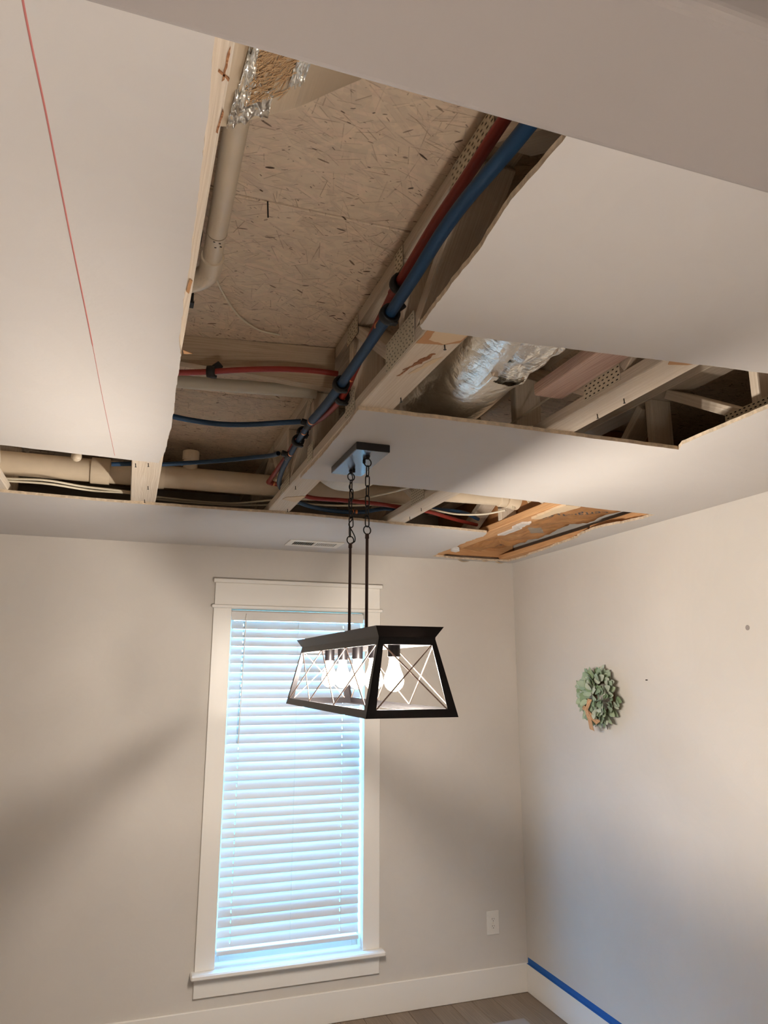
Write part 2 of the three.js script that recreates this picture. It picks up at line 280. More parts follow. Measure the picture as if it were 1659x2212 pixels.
// ---------------------------------------------------------------- window
{
  const w = struct('window_1'), CW = 0.109, z0 = ZB, z1 = ZB + 0.018;
  part(w, 'casing', bx(WX0 - CW, WX0, 0.36, 2.362, z0, z1, 0.002, 'y'), M.trim);
  part(w, 'casing', bx(WX1, WX1 + CW - 0.003, 0.36, 2.362, z0, z1, 0.002, 'y'), M.trim);
  part(w, 'fillet', bx(WX0 - CW - 0.012, WX1 + CW + 0.01, 2.362, 2.382, z0, z1 + 0.014, 0.004, 'x'), M.trim);
  part(w, 'header_board', bx(WX0 - CW + 0.004, WX1 + CW - 0.006, 2.382, 2.518, z0, z1, 0.002, 'x'), M.trim);
  part(w, 'header_cap', bx(WX0 - CW - 0.008, WX1 + CW + 0.006, 2.518, 2.541, z0, z1 + 0.022, 0.003, 'x'), M.trim);
  part(w, 'stool', bx(WX0 - CW - 0.022, WX1 + CW + 0.02, 0.332, 0.36, ZB - 0.10, ZB + 0.075, 0.007, 'x'), M.trim);
  part(w, 'apron', bx(WX0 - CW, WX1 + CW - 0.003, 0.225, 0.332, z0, z1, 0.003, 'x'), M.trim);
  part(w, 'jamb', bx(WX0 - 0.019, WX0, 0.36, WY1, ZB - WT - 0.01, ZB, 0.001, 'y'), M.trim);
  part(w, 'jamb', bx(WX1, WX1 + 0.019, 0.36, WY1, ZB - WT - 0.01, ZB, 0.001, 'y'), M.trim);
  part(w, 'jamb', bx(WX0 - 0.019, WX1 + 0.019, WY1, WY1 + 0.019, ZB - WT - 0.01, ZB, 0.001, 'x'), M.trim);
  part(w, 'outer_sill', bx(WX0 - 0.019, WX1 + 0.019, 0.316, 0.356, ZB - WT - 0.05, ZB - 0.095, 0.003, 'x'), M.trim);
  for (const [y0, y1, zz] of [[0.357, 1.385, -0.115], [1.345, WY1, -0.135]]) {
    const f = part(w, 'sash', merge([bx(WX0, WX0 + 0.035, y0, y1, ZB + zz, ZB + zz + 0.02, 0.002), bx(WX1 - 0.035, WX1, y0, y1, ZB + zz, ZB + zz + 0.02, 0.002), bx(WX0 + 0.035, WX1 - 0.035, y0, y0 + (y0 < 1 ? 0.085 : 0.04), ZB + zz, ZB + zz + 0.02, 0.002), bx(WX0 + 0.035, WX1 - 0.035, y1 - 0.04, y1, ZB + zz, ZB + zz + 0.02, 0.002)]), M.trim);
    const pg = new THREE.PlaneGeometry(WX1 - WX0 - 0.07, y1 - y0 - (y0 < 1 ? 0.125 : 0.08)); pg.translate((WX0 + WX1) / 2, (y0 + y1) / 2 + (y0 < 1 ? 0.0225 : 0), ZB + zz + 0.01); part(f, 'pane', pg, M.glass);
  }
}

// ================================================================ FRAMING ABOVE THE CEILING
// A metal nail plate with punched slots, in the plane x = const, standing just proud of the wood
function nailPlate(x, z0, z1, y0, y1) {
  const s = new THREE.Shape([[z0, y0], [z1, y0], [z1, y1], [z0, y1]].map(([a, b]) => new THREE.Vector2(a, b)));
  const cols = Math.max(2, Math.floor((z1 - z0) / 0.019)), rows = Math.max(2, Math.floor((y1 - y0) / 0.0115));
  for (let i = 0; i < cols; i++) for (let j = 0; j < rows; j++) {
    const cx = z0 + (i + 0.5) * (z1 - z0) / cols + (j % 2 ? 0.003 : -0.003), cy = y0 + (j + 0.5) * (y1 - y0) / rows, a = 0.0047, b = 0.0023;
    s.holes.push(new THREE.Path([[cx - a, cy - b], [cx - a, cy + b], [cx + a, cy + b], [cx + a, cy - b]].map(([p, q]) => new THREE.Vector2(p, q))));
  }
  const g = flat(new THREE.ExtrudeGeometry(s, { depth: 0.0014, bevelEnabled: false }));
  g.rotateY(-Math.PI / 2); g.translate(x, 0, 0); return g;          // shape x -> world z
}
function truss(label, x0, x1, z0, z1, webs, plates, mat = M.wood) {
  const t = thing('floor_truss', label, 'truss', [(x0 + x1) / 2, CB, (z0 + z1) / 2], 'open web floor trusses');
  part(t, 'bottom_chord', bx(x0, x1, CB, CB + 0.038, z0, z1, 0.003, 'z'), mat);
  part(t, 'top_chord', bx(x0, x1, OSB_Y - 0.04, OSB_Y - 0.0005, z0, z1, 0.003, 'z'), M.wood);
  const xm = (x0 + x1) / 2, w = x1 - x0 - 0.004;
  for (const [ya, za, yb, zb] of webs) part(t, 'web', bar([xm, ya, za], [xm, yb, zb], w, 0.037, 0.0025), M.wood);
  for (const [za, zb, ya, yb] of plates) { const n = part(t, 'nail_plate', nailPlate(x0 - 0.0012, za, zb, ya, yb), M.steel); part(n, 'slot_shade_sheet', bx(x0 - 0.0009, x0 - 0.0004, ya + 0.001, yb - 0.001, za + 0.001, zb - 0.001, 0.0001), M.screw).userData.kind = 'stuff'; }  // dark sheet behind each plate paints the shade inside its slots
  return t;
}
const LO = CB + 0.04, HI = OSB_Y - 0.042, ends = [ZB + 0.03, -0.45];
const vert = (z) => [LO, z, HI, z];
const up = (zl, zh) => [LO + 0.01, zl, HI - 0.01, zh];
function screw(t, x, z, tilt = 0) { const a = [x, CB + 0.002, z], b = [x + tilt * 0.006, CB - 0.013, z + 0.002]; part(t, 'drywall_screw', merge([cyl(a, b, 0.0017, 0.0015, 8), cyl(b, [b[0], b[1] - 0.002, b[2]], 0.0025, 0.0042, 10)]), M.screw); }
function chip(pts, y0, y1, seed, amp = 0.002) {      // ragged flat scrap, outline in plan (x, z)
  const out = []; pts.forEach((a, i) => { const b = pts[(i + 1) % pts.length], n = 6; for (let k = 0; k < n; k++) { const x = a[0] + (b[0] - a[0]) * k / n, z = a[1] + (b[1] - a[1]) * k / n; out.push([x + amp * noise3(x * 90, z * 90, 1, seed), -(z + amp * noise3(x * 90, z * 90, 5, seed))]); } });
  const g = flat(prism(out, y1 - y0)); g.rotateX(-Math.PI / 2); g.translate(0, y0, 0); return planarUV(g, 'x');
}
{
  truss('truss at the far left end of the back ceiling slot', -0.66, -0.55, ...ends, [vert(-2.9), vert(-3.7), up(-3.2, -2.95)], []);
  const b = truss('pale truss along the ragged edge of the left ceiling panel', -0.04, 0.072, ...ends,
    [up(-0.9, -0.62), vert(-1.2), up(-1.25, -1.75), vert(-2.0), up(-2.1, -1.8), vert(-2.86), up(-3.2, -2.9), vert(-4.0)], []);
  for (const [x, z] of [[0.021, -2.798], [0.03, -3.166], [0.022, -3.43], [-0.025, -2.82]]) screw(b, x, z, 0.3);
  for (const g of [chip([[0.066, -0.79], [0.069, -0.80], [0.0655, -0.845], [0.063, -0.85]], CB - 0.0012, CB + 0.001, 3), chip([[0.0585, -0.83], [0.072, -0.843], [0.071, -0.848], [0.058, -0.834]], CB - 0.0012, CB + 0.001, 4), chip([[0.0695, -0.9], [0.0725, -0.905], [0.069, -0.95], [0.066, -0.948]], CB - 0.0015, CB + 0.001, 5)]) part(b, 'split', g, M.splinter, 'dark split in the wood');
  for (const g of [chip([[0.063, -1.38], [0.069, -1.385], [0.066, -1.44], [0.06, -1.43]], CB - 0.003, CB - 0.001, 6, 0.001), chip([[0.075, -1.72], [0.098, -1.735], [0.078, -1.745]], CB - 0.004, CB - 0.0025, 7, 0.0015)]) part(b, 'torn_paper', g, M.paperTan, 'torn brown paper');
  const c = truss('middle truss carrying the red and blue water pipes', 0.605, 0.712, ...ends,
    [up(-0.75, -1.10), vert(-0.66), [LO + 0.005, -1.52, HI, -1.18], vert(-1.6), [LO + 0.012, -1.69, HI - 0.01, -2.0], vert(-2.055), vert(-2.575), up(-2.96, -2.63), vert(-3.04), up(-3.16, -3.40), up(-3.98, -3.5), vert(-4.05)],
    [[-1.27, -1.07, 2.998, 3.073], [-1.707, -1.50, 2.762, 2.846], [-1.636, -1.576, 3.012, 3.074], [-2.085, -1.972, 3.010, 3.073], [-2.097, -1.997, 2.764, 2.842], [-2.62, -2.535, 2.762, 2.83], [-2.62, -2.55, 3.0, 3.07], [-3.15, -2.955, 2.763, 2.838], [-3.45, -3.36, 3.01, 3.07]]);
  screw(c, 0.71 - 0.012, -1.845); screw(c, 0.676, -1.483); screw(c, 0.69, -3.40); screw(c, 0.63, -2.95);
  part(c, 'torn_paper', chip([[0.607, -1.408], [0.711, -1.402], [0.706, -1.46], [0.668, -1.486], [0.607, -1.497]], CB - 0.0014, CB - 0.0004, 13, 0.002), M.paperTan, 'torn brown paper');
  part(c, 'paper_patch', chip([[0.625, -1.412], [0.708, -1.405], [0.7, -1.448], [0.676, -1.476], [0.628, -1.47]], CB - 0.0022, CB - 0.0015, 14, 0.004), M.paperPale, 'pale torn paper layer');
  for (const g of [chip([[0.640, -1.64], [0.662, -1.60], [0.676, -1.535], [0.666, -1.54], [0.648, -1.60], [0.634, -1.66]], CB - 0.002, CB + 0.001, 15, 0.004), chip([[0.632, -1.70], [0.638, -1.695], [0.648, -1.63], [0.643, -1.63]], CB - 0.0015, CB + 0.001, 16, 0.002)]) part(c, 'gouge', g, M.splinter, 'splintered gouge');
  part(c, 'torn_paper', chip([[0.655, -1.68], [0.672, -1.66], [0.70, -1.55], [0.682, -1.57], [0.668, -1.62]], CB - 0.0016, CB - 0.0004, 17, 0.004), M.paperPale, 'pale paper strip');
  part(c, 'torn_paper', chip([[0.628, -3.16], [0.71, -3.10], [0.708, -3.19], [0.69, -3.235], [0.626, -3.20]], CB - 0.0025, CB - 0.0005, 18, 0.004), M.paperPale, 'curled paper scrap');
  const d = truss('truss right of the foil duct with a slotted nail plate', 1.245, 1.352, ...ends,
    [up(-1.55, -1.25), vert(-1.2), vert(-2.15), up(-1.72, -2.1), vert(-2.62), up(-3.0, -2.66), vert(-3.06), up(-3.14, -3.5), vert(-0.7), up(-4.0, -3.55)],
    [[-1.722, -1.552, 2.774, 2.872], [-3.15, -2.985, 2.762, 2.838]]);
  screw(d, 1.319, -1.767); screw(d, 1.315, -1.633); screw(d, 1.30, -3.16); screw(d, 1.318, -3.36);
  part(d, 'torn_paper', chip([[1.25, -1.362], [1.345, -1.36], [1.32, -1.378], [1.27, -1.392]], CB - 0.002, CB - 0.0008, 22, 0.002), M.paperTan, 'torn brown paper');
  const e = truss('truss beside the brown paper-faced insulation', 1.885, 1.985, ...ends,
    [[LO + 0.01, -1.73, HI - 0.01, -2.10], vert(-1.69), vert(-2.2), up(-2.5, -2.25), vert(-2.9), up(-3.0, -3.4), vert(-3.45), up(-4.0, -3.5)],
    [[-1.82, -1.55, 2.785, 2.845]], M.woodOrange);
  part(e, 'drywall_scrap', chip([[1.90, -2.82], [1.982, -2.82], [1.975, -2.95], [1.955, -2.99], [1.95, -3.14], [1.905, -3.15], [1.9, -3.0]], CB - 0.013, CB - 0.0005, 25, 0.006), M.paperPale, 'strip of torn plasterboard');
  part(e, 'drywall_scrap', chip([[1.925, -3.28], [1.965, -3.24], [1.972, -3.36], [1.93, -3.40]], CB - 0.012, CB - 0.0005, 26, 0.008), M.ceil, 'crumb of torn plasterboard');
  part(e, 'drywall_scrap', chip([[1.962, -3.40], [2.0, -3.40], [2.0, -3.60], [1.968, -3.63]], CB - 0.01, CB - 0.0005, 27, 0.005), M.ceil, 'flap of torn plasterboard');
}
// ledger boards along the right wall, kraft faced batt, torn bits round the corner opening
solo('ledger_board', bx(2.448, 2.566, CB, CB + 0.044, -3.42, -2.5, 0.004, 'z'), M.woodOrange, 'orange ledger board at the narrow tip of the corner opening', 'board');
solo('ledger_board', bx(2.44, 2.566, CB + 0.001, CB + 0.034, -4.5, -3.43, 0.004, 'z'), M.woodOrange, 'orange ledger board deep in the corner of the room', 'board');
solo('blocking_board', bx(1.99, 2.56, CB + 0.02, OSB_Y - 0.002, ZB + 0.002, ZB + 0.036, 0.003, 'x'), M.woodOrange, 'orange board closing the corner opening above the window wall', 'board');
{
  const g = new THREE.BoxGeometry(0.45, 0.25, 1.84, 40, 1, 130), p = g.attributes.position;
  for (let i = 0; i < p.count; i++) {
    const x = p.getX(i), y = p.getY(i), z = p.getZ(i), e = Math.min(1, (0.225 - Math.abs(x)) / 0.05) * Math.min(1, (0.92 - Math.abs(z)) / 0.05);
    if (y < 0) {
      const fold = 1 - Math.abs(noise3(x * 5 + z * 3, z * 4 - x * 2, 1, 51)), deep = z < -0.45 ? 1.6 : 1;
      p.setY(i, y - 0.012 * Math.max(0, e) + 0.02 * deep * (noise3(x * 7, z * 6, 0.5, 52)) + 0.022 * deep * Math.pow(fold, 6) + 0.006 * noise3(x * 30, z * 30, 2, 53) + 0.03 * Math.max(0, -z - 0.6));
    }
  }
  const q = flat(g), uv = q.attributes.uv, pp = q.attributes.position;
  for (let i = 0; i < uv.count; i++) uv.setXY(i, pp.getX(i) / 0.7 + 0.5, 0.5 - pp.getZ(i) / 2);
  q.translate(2.218, 2.948, -3.565); 
  solo('insulation_batt', q, M.kraft, 'brown kraft paper insulation batt printed with blue-grey lettering', 'insulation');
}
solo('plaster_chunk', (() => { const g = new THREE.IcosahedronGeometry(0.03, 4), p = g.attributes.position; for (let i = 0; i < p.count; i++) { const v = V().fromBufferAttribute(p, i), k = 1 + 0.25 * noise3(v.x * 60, v.y * 60, v.z * 60, 4); p.setXYZ(i, v.x * k * 0.9, v.y * k * 0.45, v.z * k * 1.7); } const q = flat(g); q.rotateZ(-0.5); q.translate(1.93, 2.748, -4.13); return q; })(), M.ceil, 'broken white plaster chunk hanging at the corner of the opening', 'plaster');
solo('torn_paper_flap', (() => { const g = new THREE.BoxGeometry(0.17, 0.002, 0.035, 16, 1, 4), p = g.attributes.position; for (let i = 0; i < p.count; i++) { const x = p.getX(i); p.setY(i, p.getY(i) - 0.16 * (x + 0.085) - 0.01 * Math.sin(x * 40)); p.setZ(i, p.getZ(i) * (1 - 0.5 * (x + 0.085) / 0.17)); } g.translate(2.12, 2.762, -4.495); return flat(g); })(), M.woodGrey, 'dark strip of torn paper drooping above the wall', 'paper');
solo('torn_paper_flap', (() => { const g = new THREE.BoxGeometry(0.22, 0.0015, 0.03, 16, 1, 3), p = g.attributes.position; for (let i = 0; i < p.count; i++) { const x = p.getX(i); p.setY(i, p.getY(i) - 0.05 * (x + 0.11) + 0.006 * Math.sin(x * 50)); } g.translate(2.36, 2.752, -4.494); return flat(g); })(), M.paperPale, 'pale curl of tape at the corner of the walls', 'paper');
// crossing board and drain behind it
{
  const pts = [[0.082, 3.079], [0.655, 3.075], [0.655, 2.925], [0.082, 2.986]], s = flat(prism(pts.map(([x, y]) => [x, y]), 0.038));
  const p = s.attributes.position; for (let i = 0; i < p.count; i++) p.setZ(i, p.getZ(i) - 2.36 + (p.getX(i) - 0.09) * 0.15);
  for (let i = 0; i < p.count; i++) if (p.getX(i) > 0.6) p.setX(i, 0.603);
  s.computeVertexNormals(); solo('crossing_board', planarUV(s, 'x'), M.woodGrey, 'wide board under the subfloor behind the horizontal red pipe', 'board');
}
solo('wood_block', bx(1.142, 1.243, 2.822, 2.862, -1.84, -1.30, 0.004, 'z'), M.woodPink, 'pink-brown lumber block beside the torn foil duct', 'lumber');
solo('threaded_strip', bar([1.236, 2.858, -1.36], [1.236, 2.84, -2.6], 0.006, 0.006, 0.001), M.steel, 'thin metal strip beside the pink lumber block', 'strip');

// ================================================================ DRAINS AND PIPES
{
  const p = thing('drain_pipe', 'large cream drain pipe along the back ceiling slot', 'pipe', [0.4, 2.893, -3.494]);
  part(p, 'pipe', pipe([-1.3, 2.893, -3.494], [1.36, 2.893, -3.494], 0.054), M.pvc);
  part(p, 'coupling', pipe([-0.222, 2.893, -3.494], [-0.14, 2.893, -3.494], 0.061), M.pvc);
  part(p, 'coupling', pipe([0.03, 2.893, -3.494], [0.105, 2.893, -3.494], 0.06), M.pvc);
  part(p, 'branch', merge([cyl([0.222, 2.92, -3.49], [0.222, 3.02, -3.49], 0.034, 0.034, 24), cyl([0.222, 2.985, -3.49], [0.222, 3.03, -3.49], 0.04, 0.04, 24)]), M.pvc);
}
{
  const p = thing('drain_pipe', 'cream drain pipe with a collar beside the kraft insulation', 'pipe', [1.6, 2.86, -3.22]);
  part(p, 'pipe', pipe([1.34, 2.862, -3.24], [1.83, 2.862, -3.22], 0.04), M.pvc);
  part(p, 'collar', merge([cyl([1.76, 2.862, -3.222], [1.80, 2.862, -3.221], 0.046, 0.046, 28), cyl([1.81, 2.862, -3.221], [1.875, 2.85, -3.22], 0.049, 0.045, 28)]), M.pvc);
  part(p, 'hanger_strap', merge([bar([1.83, 2.80, -3.20], [1.83, 3.03, -3.14], 0.02, 0.002, 0.0005), bar([1.87, 2.82, -3.10], [1.80, 2.95, -3.10], 0.02, 0.002, 0.0005)]), M.steel);
}
{
  const p = thing('drain_pipe', 'cream drain pipe running under the subfloor beside the left panel', 'pipe', [0.12, 2.98, -1.2]);
  part(p, 'pipe', cyl([0.112, 2.985, -0.60], [0.126, 2.98, -1.66], 0.0235, 0.0235, 32), M.pvc);
  const e = part(p, 'elbow', merge([cyl([0.1262, 2.98, -1.645], [0.127, 2.98, -1.70], 0.029, 0.029, 30), tube([[0.127, 2.98, -1.695], [0.124, 2.978, -1.725], [0.108, 2.976, -1.755], [0.08, 2.972, -1.775], [0.03, 2.966, -1.785]], 0.0285, 28, 40)]), M.pvc);
  part(e, 'printed_mark', merge([[0.118, -1.55], [0.131, -1.553], [0.123, -1.572], [0.135, -1.567]].map(([x, z], k) => bx(x, x + 0.005, 2.9562 + 1.2 * Math.abs(x - 0.124) ** 1.5, 2.9578 + 1.2 * Math.abs(x - 0.124) ** 1.5, z, z + 0.0035, 0.0005))), M.ink);
  part(p, 'ring', lathe([[0.0233, -0.001], [0.0242, -0.001], [0.0242, 0.001], [0.0233, 0.001], [0.0233, -0.001]], 30, 0, 0, 0).rotateX(Math.PI / 2).translate(0.1245, 2.98, -1.54), M.woodGrey);
}
solo('drain_pipe', cyl([0.05, 2.99, -2.52], [0.603, 3.012, -2.50], 0.024, 0.024, 28), M.pvcGrey, 'thin pale drain pipe behind the crossing board', 'pipe');
solo('pipe_stub', merge([cyl([-0.262, 2.852, -3.14], [-0.262, 3.07, -3.14], 0.02, 0.02, 24), new THREE.SphereGeometry(0.021, 20, 14).translate(-0.262, 2.853, -3.14)].map((g) => cleanGeo(g.index ? g : g.clone().setIndex([...Array(g.attributes.position.count).keys()])))), M.pvc, 'rounded pipe end just above the long back drain', 'pipe');
solo('pipe_hook', tube([[0.082, 3.03, -1.58], [0.088, 2.99, -1.565], [0.086, 2.962, -1.58], [0.08, 2.958, -1.61], [0.082, 2.975, -1.64]], 0.006, 10), M.clip, 'black plastic pipe hook beside the left drain', 'hook');
solo('pipe_hook', merge([bx(0.072, 0.098, 2.95, 3.0, -1.86, -1.835, 0.003), bx(0.07, 0.10, 2.944, 2.95, -1.864, -1.832, 0.001)]), M.clip, 'black bracket below the elbow of the left drain', 'hook');
solo('thin_cable', tube([[0.15, 3.03, -1.80], [0.163, 3.055, -1.895], [0.203, 3.064, -2.005], [0.259, 3.066, -2.107], [0.329, 3.068, -2.176], [0.40, 3.074, -2.20]], 0.003, 8), M.cable, 'thin cream cable curving across the subfloor', 'cable');

// PEX water pipes
{
  const t = thing('water_pipe', 'thick blue water pipe slanting along the middle truss', 'pipe', [0.55, 2.85, -1.8]);
  part(t, 'tube', tube([[0.552, 2.84, -0.58], [0.550, 2.842, -0.881], [0.550, 2.863, -1.109], [0.550, 2.863, -1.221], [0.550, 2.851, -1.35], [0.550, 2.842, -1.50], [0.550, 2.834, -1.682], [0.550, 2.828, -1.88], [0.550, 2.825, -2.12], [0.550, 2.838, -2.36]], 0.0145, 16, 90), M.pexBlue);
  part(t, 'tube', tube([[0.550, 2.838, -2.36], [0.550, 2.832, -2.53], [0.553, 2.824, -2.68], [0.556, 2.823, -2.74]], 0.0105, 14, 30), M.pexBlue);
  part(t, 'tube', tube([[0.556, 2.823, -2.74], [0.56, 2.815, -2.877], [0.577, 2.811, -3.04], [0.602, 2.813, -3.17], [0.632, 2.814, -3.25], [0.70, 2.80, -3.345], [0.784, 2.79, -3.419], [0.948, 2.789, -3.493], [1.092, 2.79, -3.478], [1.20, 2.806, -3.43], [1.30, 2.812, -3.435], [1.40, 2.835, -3.50], [1.534, 2.85, -3.527], [1.712, 2.85, -3.55], [1.862, 2.845, -3.66]], 0.0105, 14, 160), M.pexBlue);
  for (const [x, y, z, r] of [[0.5495, 2.8405, -1.60, 0.0152], [0.55, 2.836, -2.335, 0.0152], [0.551, 2.834, -2.46, 0.0112], [0.5535, 2.823, -2.70, 0.0112], [0.5565, 2.8225, -2.77, 0.0112]]) part(t, 'copper_ring', cyl([x, y, z - 0.006], [x, y, z + 0.006], r, r, 20), M.copper);
  for (const x of [1.048, 1.068]) part(t, 'copper_ring', cyl([x - 0.006, 2.79, -3.4825], [x + 0.006, 2.79, -3.481], 0.0114, 0.0114, 20), M.copper);
  for (const [y, z] of [[2.838, -2.385], [2.824, -2.735]]) part(t, 'tee_fitting', merge([cyl([0.5505, y, z - 0.028], [0.5505, y, z + 0.028], 0.0125, 0.0125, 16), cyl([0.5505, y + 0.004, z], [0.523, y + 0.01, z], 0.0115, 0.0115, 16)]), M.clip);
}
{
  const t = thing('water_pipe', 'thick red water pipe above the blue one on the middle truss', 'pipe', [0.57, 2.9, -1.8]);
  part(t, 'tube', tube([[0.565, 2.945, -0.58], [0.57, 2.948, -0.982], [0.57, 2.942, -1.147], [0.57, 2.94, -1.288], [0.57, 2.924, -1.47], [0.572, 2.922, -1.57]], 0.0125, 16, 50), M.pexRed);
  part(t, 'tube', tube([[0.572, 2.922, -1.57], [0.574, 2.906, -1.657], [0.579, 2.887, -1.788], [0.582, 2.861, -1.928], [0.581, 2.838, -1.99], [0.579, 2.822, -2.07], [0.579, 2.836, -2.263], [0.579, 2.868, -2.453], [0.579, 2.886, -2.622], [0.577, 2.881, -2.738], [0.574, 2.868, -2.876], [0.572, 2.861, -3.055], [0.572, 2.858, -3.22], [0.575, 2.86, -3.30]], 0.0105, 14, 130), M.pexRed);
  part(t, 'tube', tube([[0.575, 2.86, -3.30], [0.60, 2.853, -3.294], [0.655, 2.838, -3.276]], 0.0105, 14, 20), M.pexRed);
  part(t, 'elbow_fitting', merge([cyl([0.5748, 2.86, -3.275], [0.575, 2.86, -3.306], 0.0125, 0.0125, 16), cyl([0.572, 2.861, -3.30], [0.595, 2.853, -3.294], 0.0125, 0.0125, 16)]), M.pexRed);
  for (const [x, y, z] of [[0.5735, 2.911, -1.63], [0.5805, 2.848, -1.965]]) part(t, 'copper_ring', cyl([x, y + 0.001, z + 0.006], [x + 0.0005, y - 0.001, z - 0.006], 0.0114, 0.0114, 20), M.copper);
  part(t, 'copper_ring', cyl([0.597, 2.8525, -3.2935], [0.606, 2.8495, -3.2905], 0.0114, 0.0114, 16), M.copper);
}
solo('water_pipe', tube([[0.6555, 2.8378, -3.2765], [0.70, 2.825, -3.30], [0.785, 2.808, -3.327], [0.947, 2.806, -3.322], [1.095, 2.806, -3.331], [1.20, 2.8075, -3.355], [1.30, 2.8085, -3.386], [1.438, 2.809, -3.42], [1.60, 2.813, -3.53], [1.74, 2.815, -3.62], [1.862, 2.815, -3.68]], 0.0105, 14, 120), M.pexRed, 'red water pipe behind the hanging chains in the back slot', 'pipe');
solo('water_pipe', tube([[-0.10, 2.862, -2.45], [0.02, 2.846, -2.45], [0.085, 2.835, -2.45], [0.16, 2.828, -2.45], [0.255, 2.826, -2.448], [0.352, 2.834, -2.44], [0.451, 2.842, -2.41], [0.522, 2.847, -2.386]], 0.0095, 12, 60), M.pexBlue, 'sagging blue branch pipe, nearer of the two at left', 'pipe');
solo('water_pipe', tube([[-0.12, 2.81, -3.05], [-0.013, 2.822, -3.05], [0.069, 2.828, -3.05], [0.172, 2.844, -3.05], [0.306, 2.864, -3.04], [0.42, 2.866, -2.96], [0.50, 2.845, -2.82], [0.514, 2.836, -2.755]], 0.0095, 12, 60), M.pexBlue, 'arched blue branch pipe just above the big cream drain', 'pipe');
solo('water_pipe', tube([[-0.10, 2.876, -2.20], [0.023, 2.884, -2.2], [0.085, 2.893, -2.2], [0.184, 2.911, -2.2], [0.278, 2.931, -2.2], [0.399, 2.952, -2.2], [0.524, 2.964, -2.2], [0.602, 2.96, -2.19]], 0.0095, 12, 60), M.pexRed, 'red pipe crossing horizontally in front of the board', 'pipe');
// black plastic clamps that hang the pipes from the truss
function clamp3(label, x, y, z, r, side) {
  const t = thing('pipe_clamp', label, 'clamp', [x, y, z]);
  part(t, 'ring', lathe([[r, -0.014], [r + 0.008, -0.012], [r + 0.0095, 0], [r + 0.008, 0.012], [r, 0.014], [r, -0.014]], 24, 0, 0, 0).rotateX(Math.PI / 2).translate(x, y, z), M.clip);
  part(t, 'bracket', bar([x + side * r * 0.85, y + r * 1.0, z], [x + side * (r + 0.02), y + r + 0.02, z], 0.024, 0.010, 0.002), M.clip);
  part(t, 'latch', bx(Math.min(x, x + side * 0.02), Math.max(x, x + side * 0.02), y - r - 0.009, y - r - 0.002, z - 0.009, z + 0.009, 0.002), M.clip);
  return t;
}
clamp3('black clamp on the blue pipe above the slotted nail plate', 0.55, 2.8395, -1.53, 0.0168, 1);
clamp3('black clamp on the red pipe above the slotted nail plate', 0.572, 2.9195, -1.515, 0.0166, 1);
clamp3('black clamp on the blue pipe left of the hanging drywall', 0.55, 2.8268, -1.965, 0.0166, 1);
clamp3('black clamp on the red pipe where it bends behind the blue', 0.5795, 2.824, -2.06, 0.0152, 1);
clamp3('upper black clamp on the thin red run', 0.579, 2.886, -2.61, 0.0138, 1);
clamp3('lower black clamp on the thin blue run', 0.551, 2.833, -2.56, 0.0146, 1);
{ const t = clamp3('black clamp on the horizontal red pipe', 0.184, 2.911, -2.2, 0.0105, 1); t.children[0].rotation.y = Math.PI / 2 - 0.2; }
// house cables
const cablesGroup = 'white house cables in the back slot';
solo('house_cable', tube([[-1.2, 2.82, -3.44], [-0.589, 2.812, -3.455], [-0.401, 2.816, -3.445], [-0.25, 2.812, -3.49], [-0.039, 2.806, -3.50], [0.059, 2.808, -3.56], [0.215, 2.812, -3.605], [0.441, 2.812, -3.598], [0.60, 2.812, -3.48], [0.68, 2.816, -3.44], [0.80, 2.825, -3.44], [0.90, 2.830, -3.43], [1.02, 2.832, -3.40], [1.13, 2.832, -3.23], [1.205, 2.828, -3.03], [1.236, 2.826, -2.86]], 0.0052, 10, 200), M.cable, 'white cable arching up to the right in the back slot', 'cable', cablesGroup);
solo('house_cable', tube([[-1.2, 2.808, -3.46], [-0.589, 2.804, -3.466], [-0.402, 2.804, -3.458], [-0.21, 2.803, -3.52], [-0.038, 2.803, -3.515], [0.06, 2.803, -3.585], [0.262, 2.806, -3.627], [0.487, 2.806, -3.60], [0.63, 2.803, -3.53], [0.77, 2.811, -3.49], [0.938, 2.812, -3.472], [1.097, 2.818, -3.435], [1.20, 2.831, -3.42], [1.30, 2.832, -3.415], [1.489, 2.829, -3.46], [1.673, 2.83, -3.52], [1.80, 2.83, -3.47], [1.866, 2.83, -3.34]], 0.0052, 10, 200), M.cable, 'white cable lying low along the whole back slot', 'cable', cablesGroup);

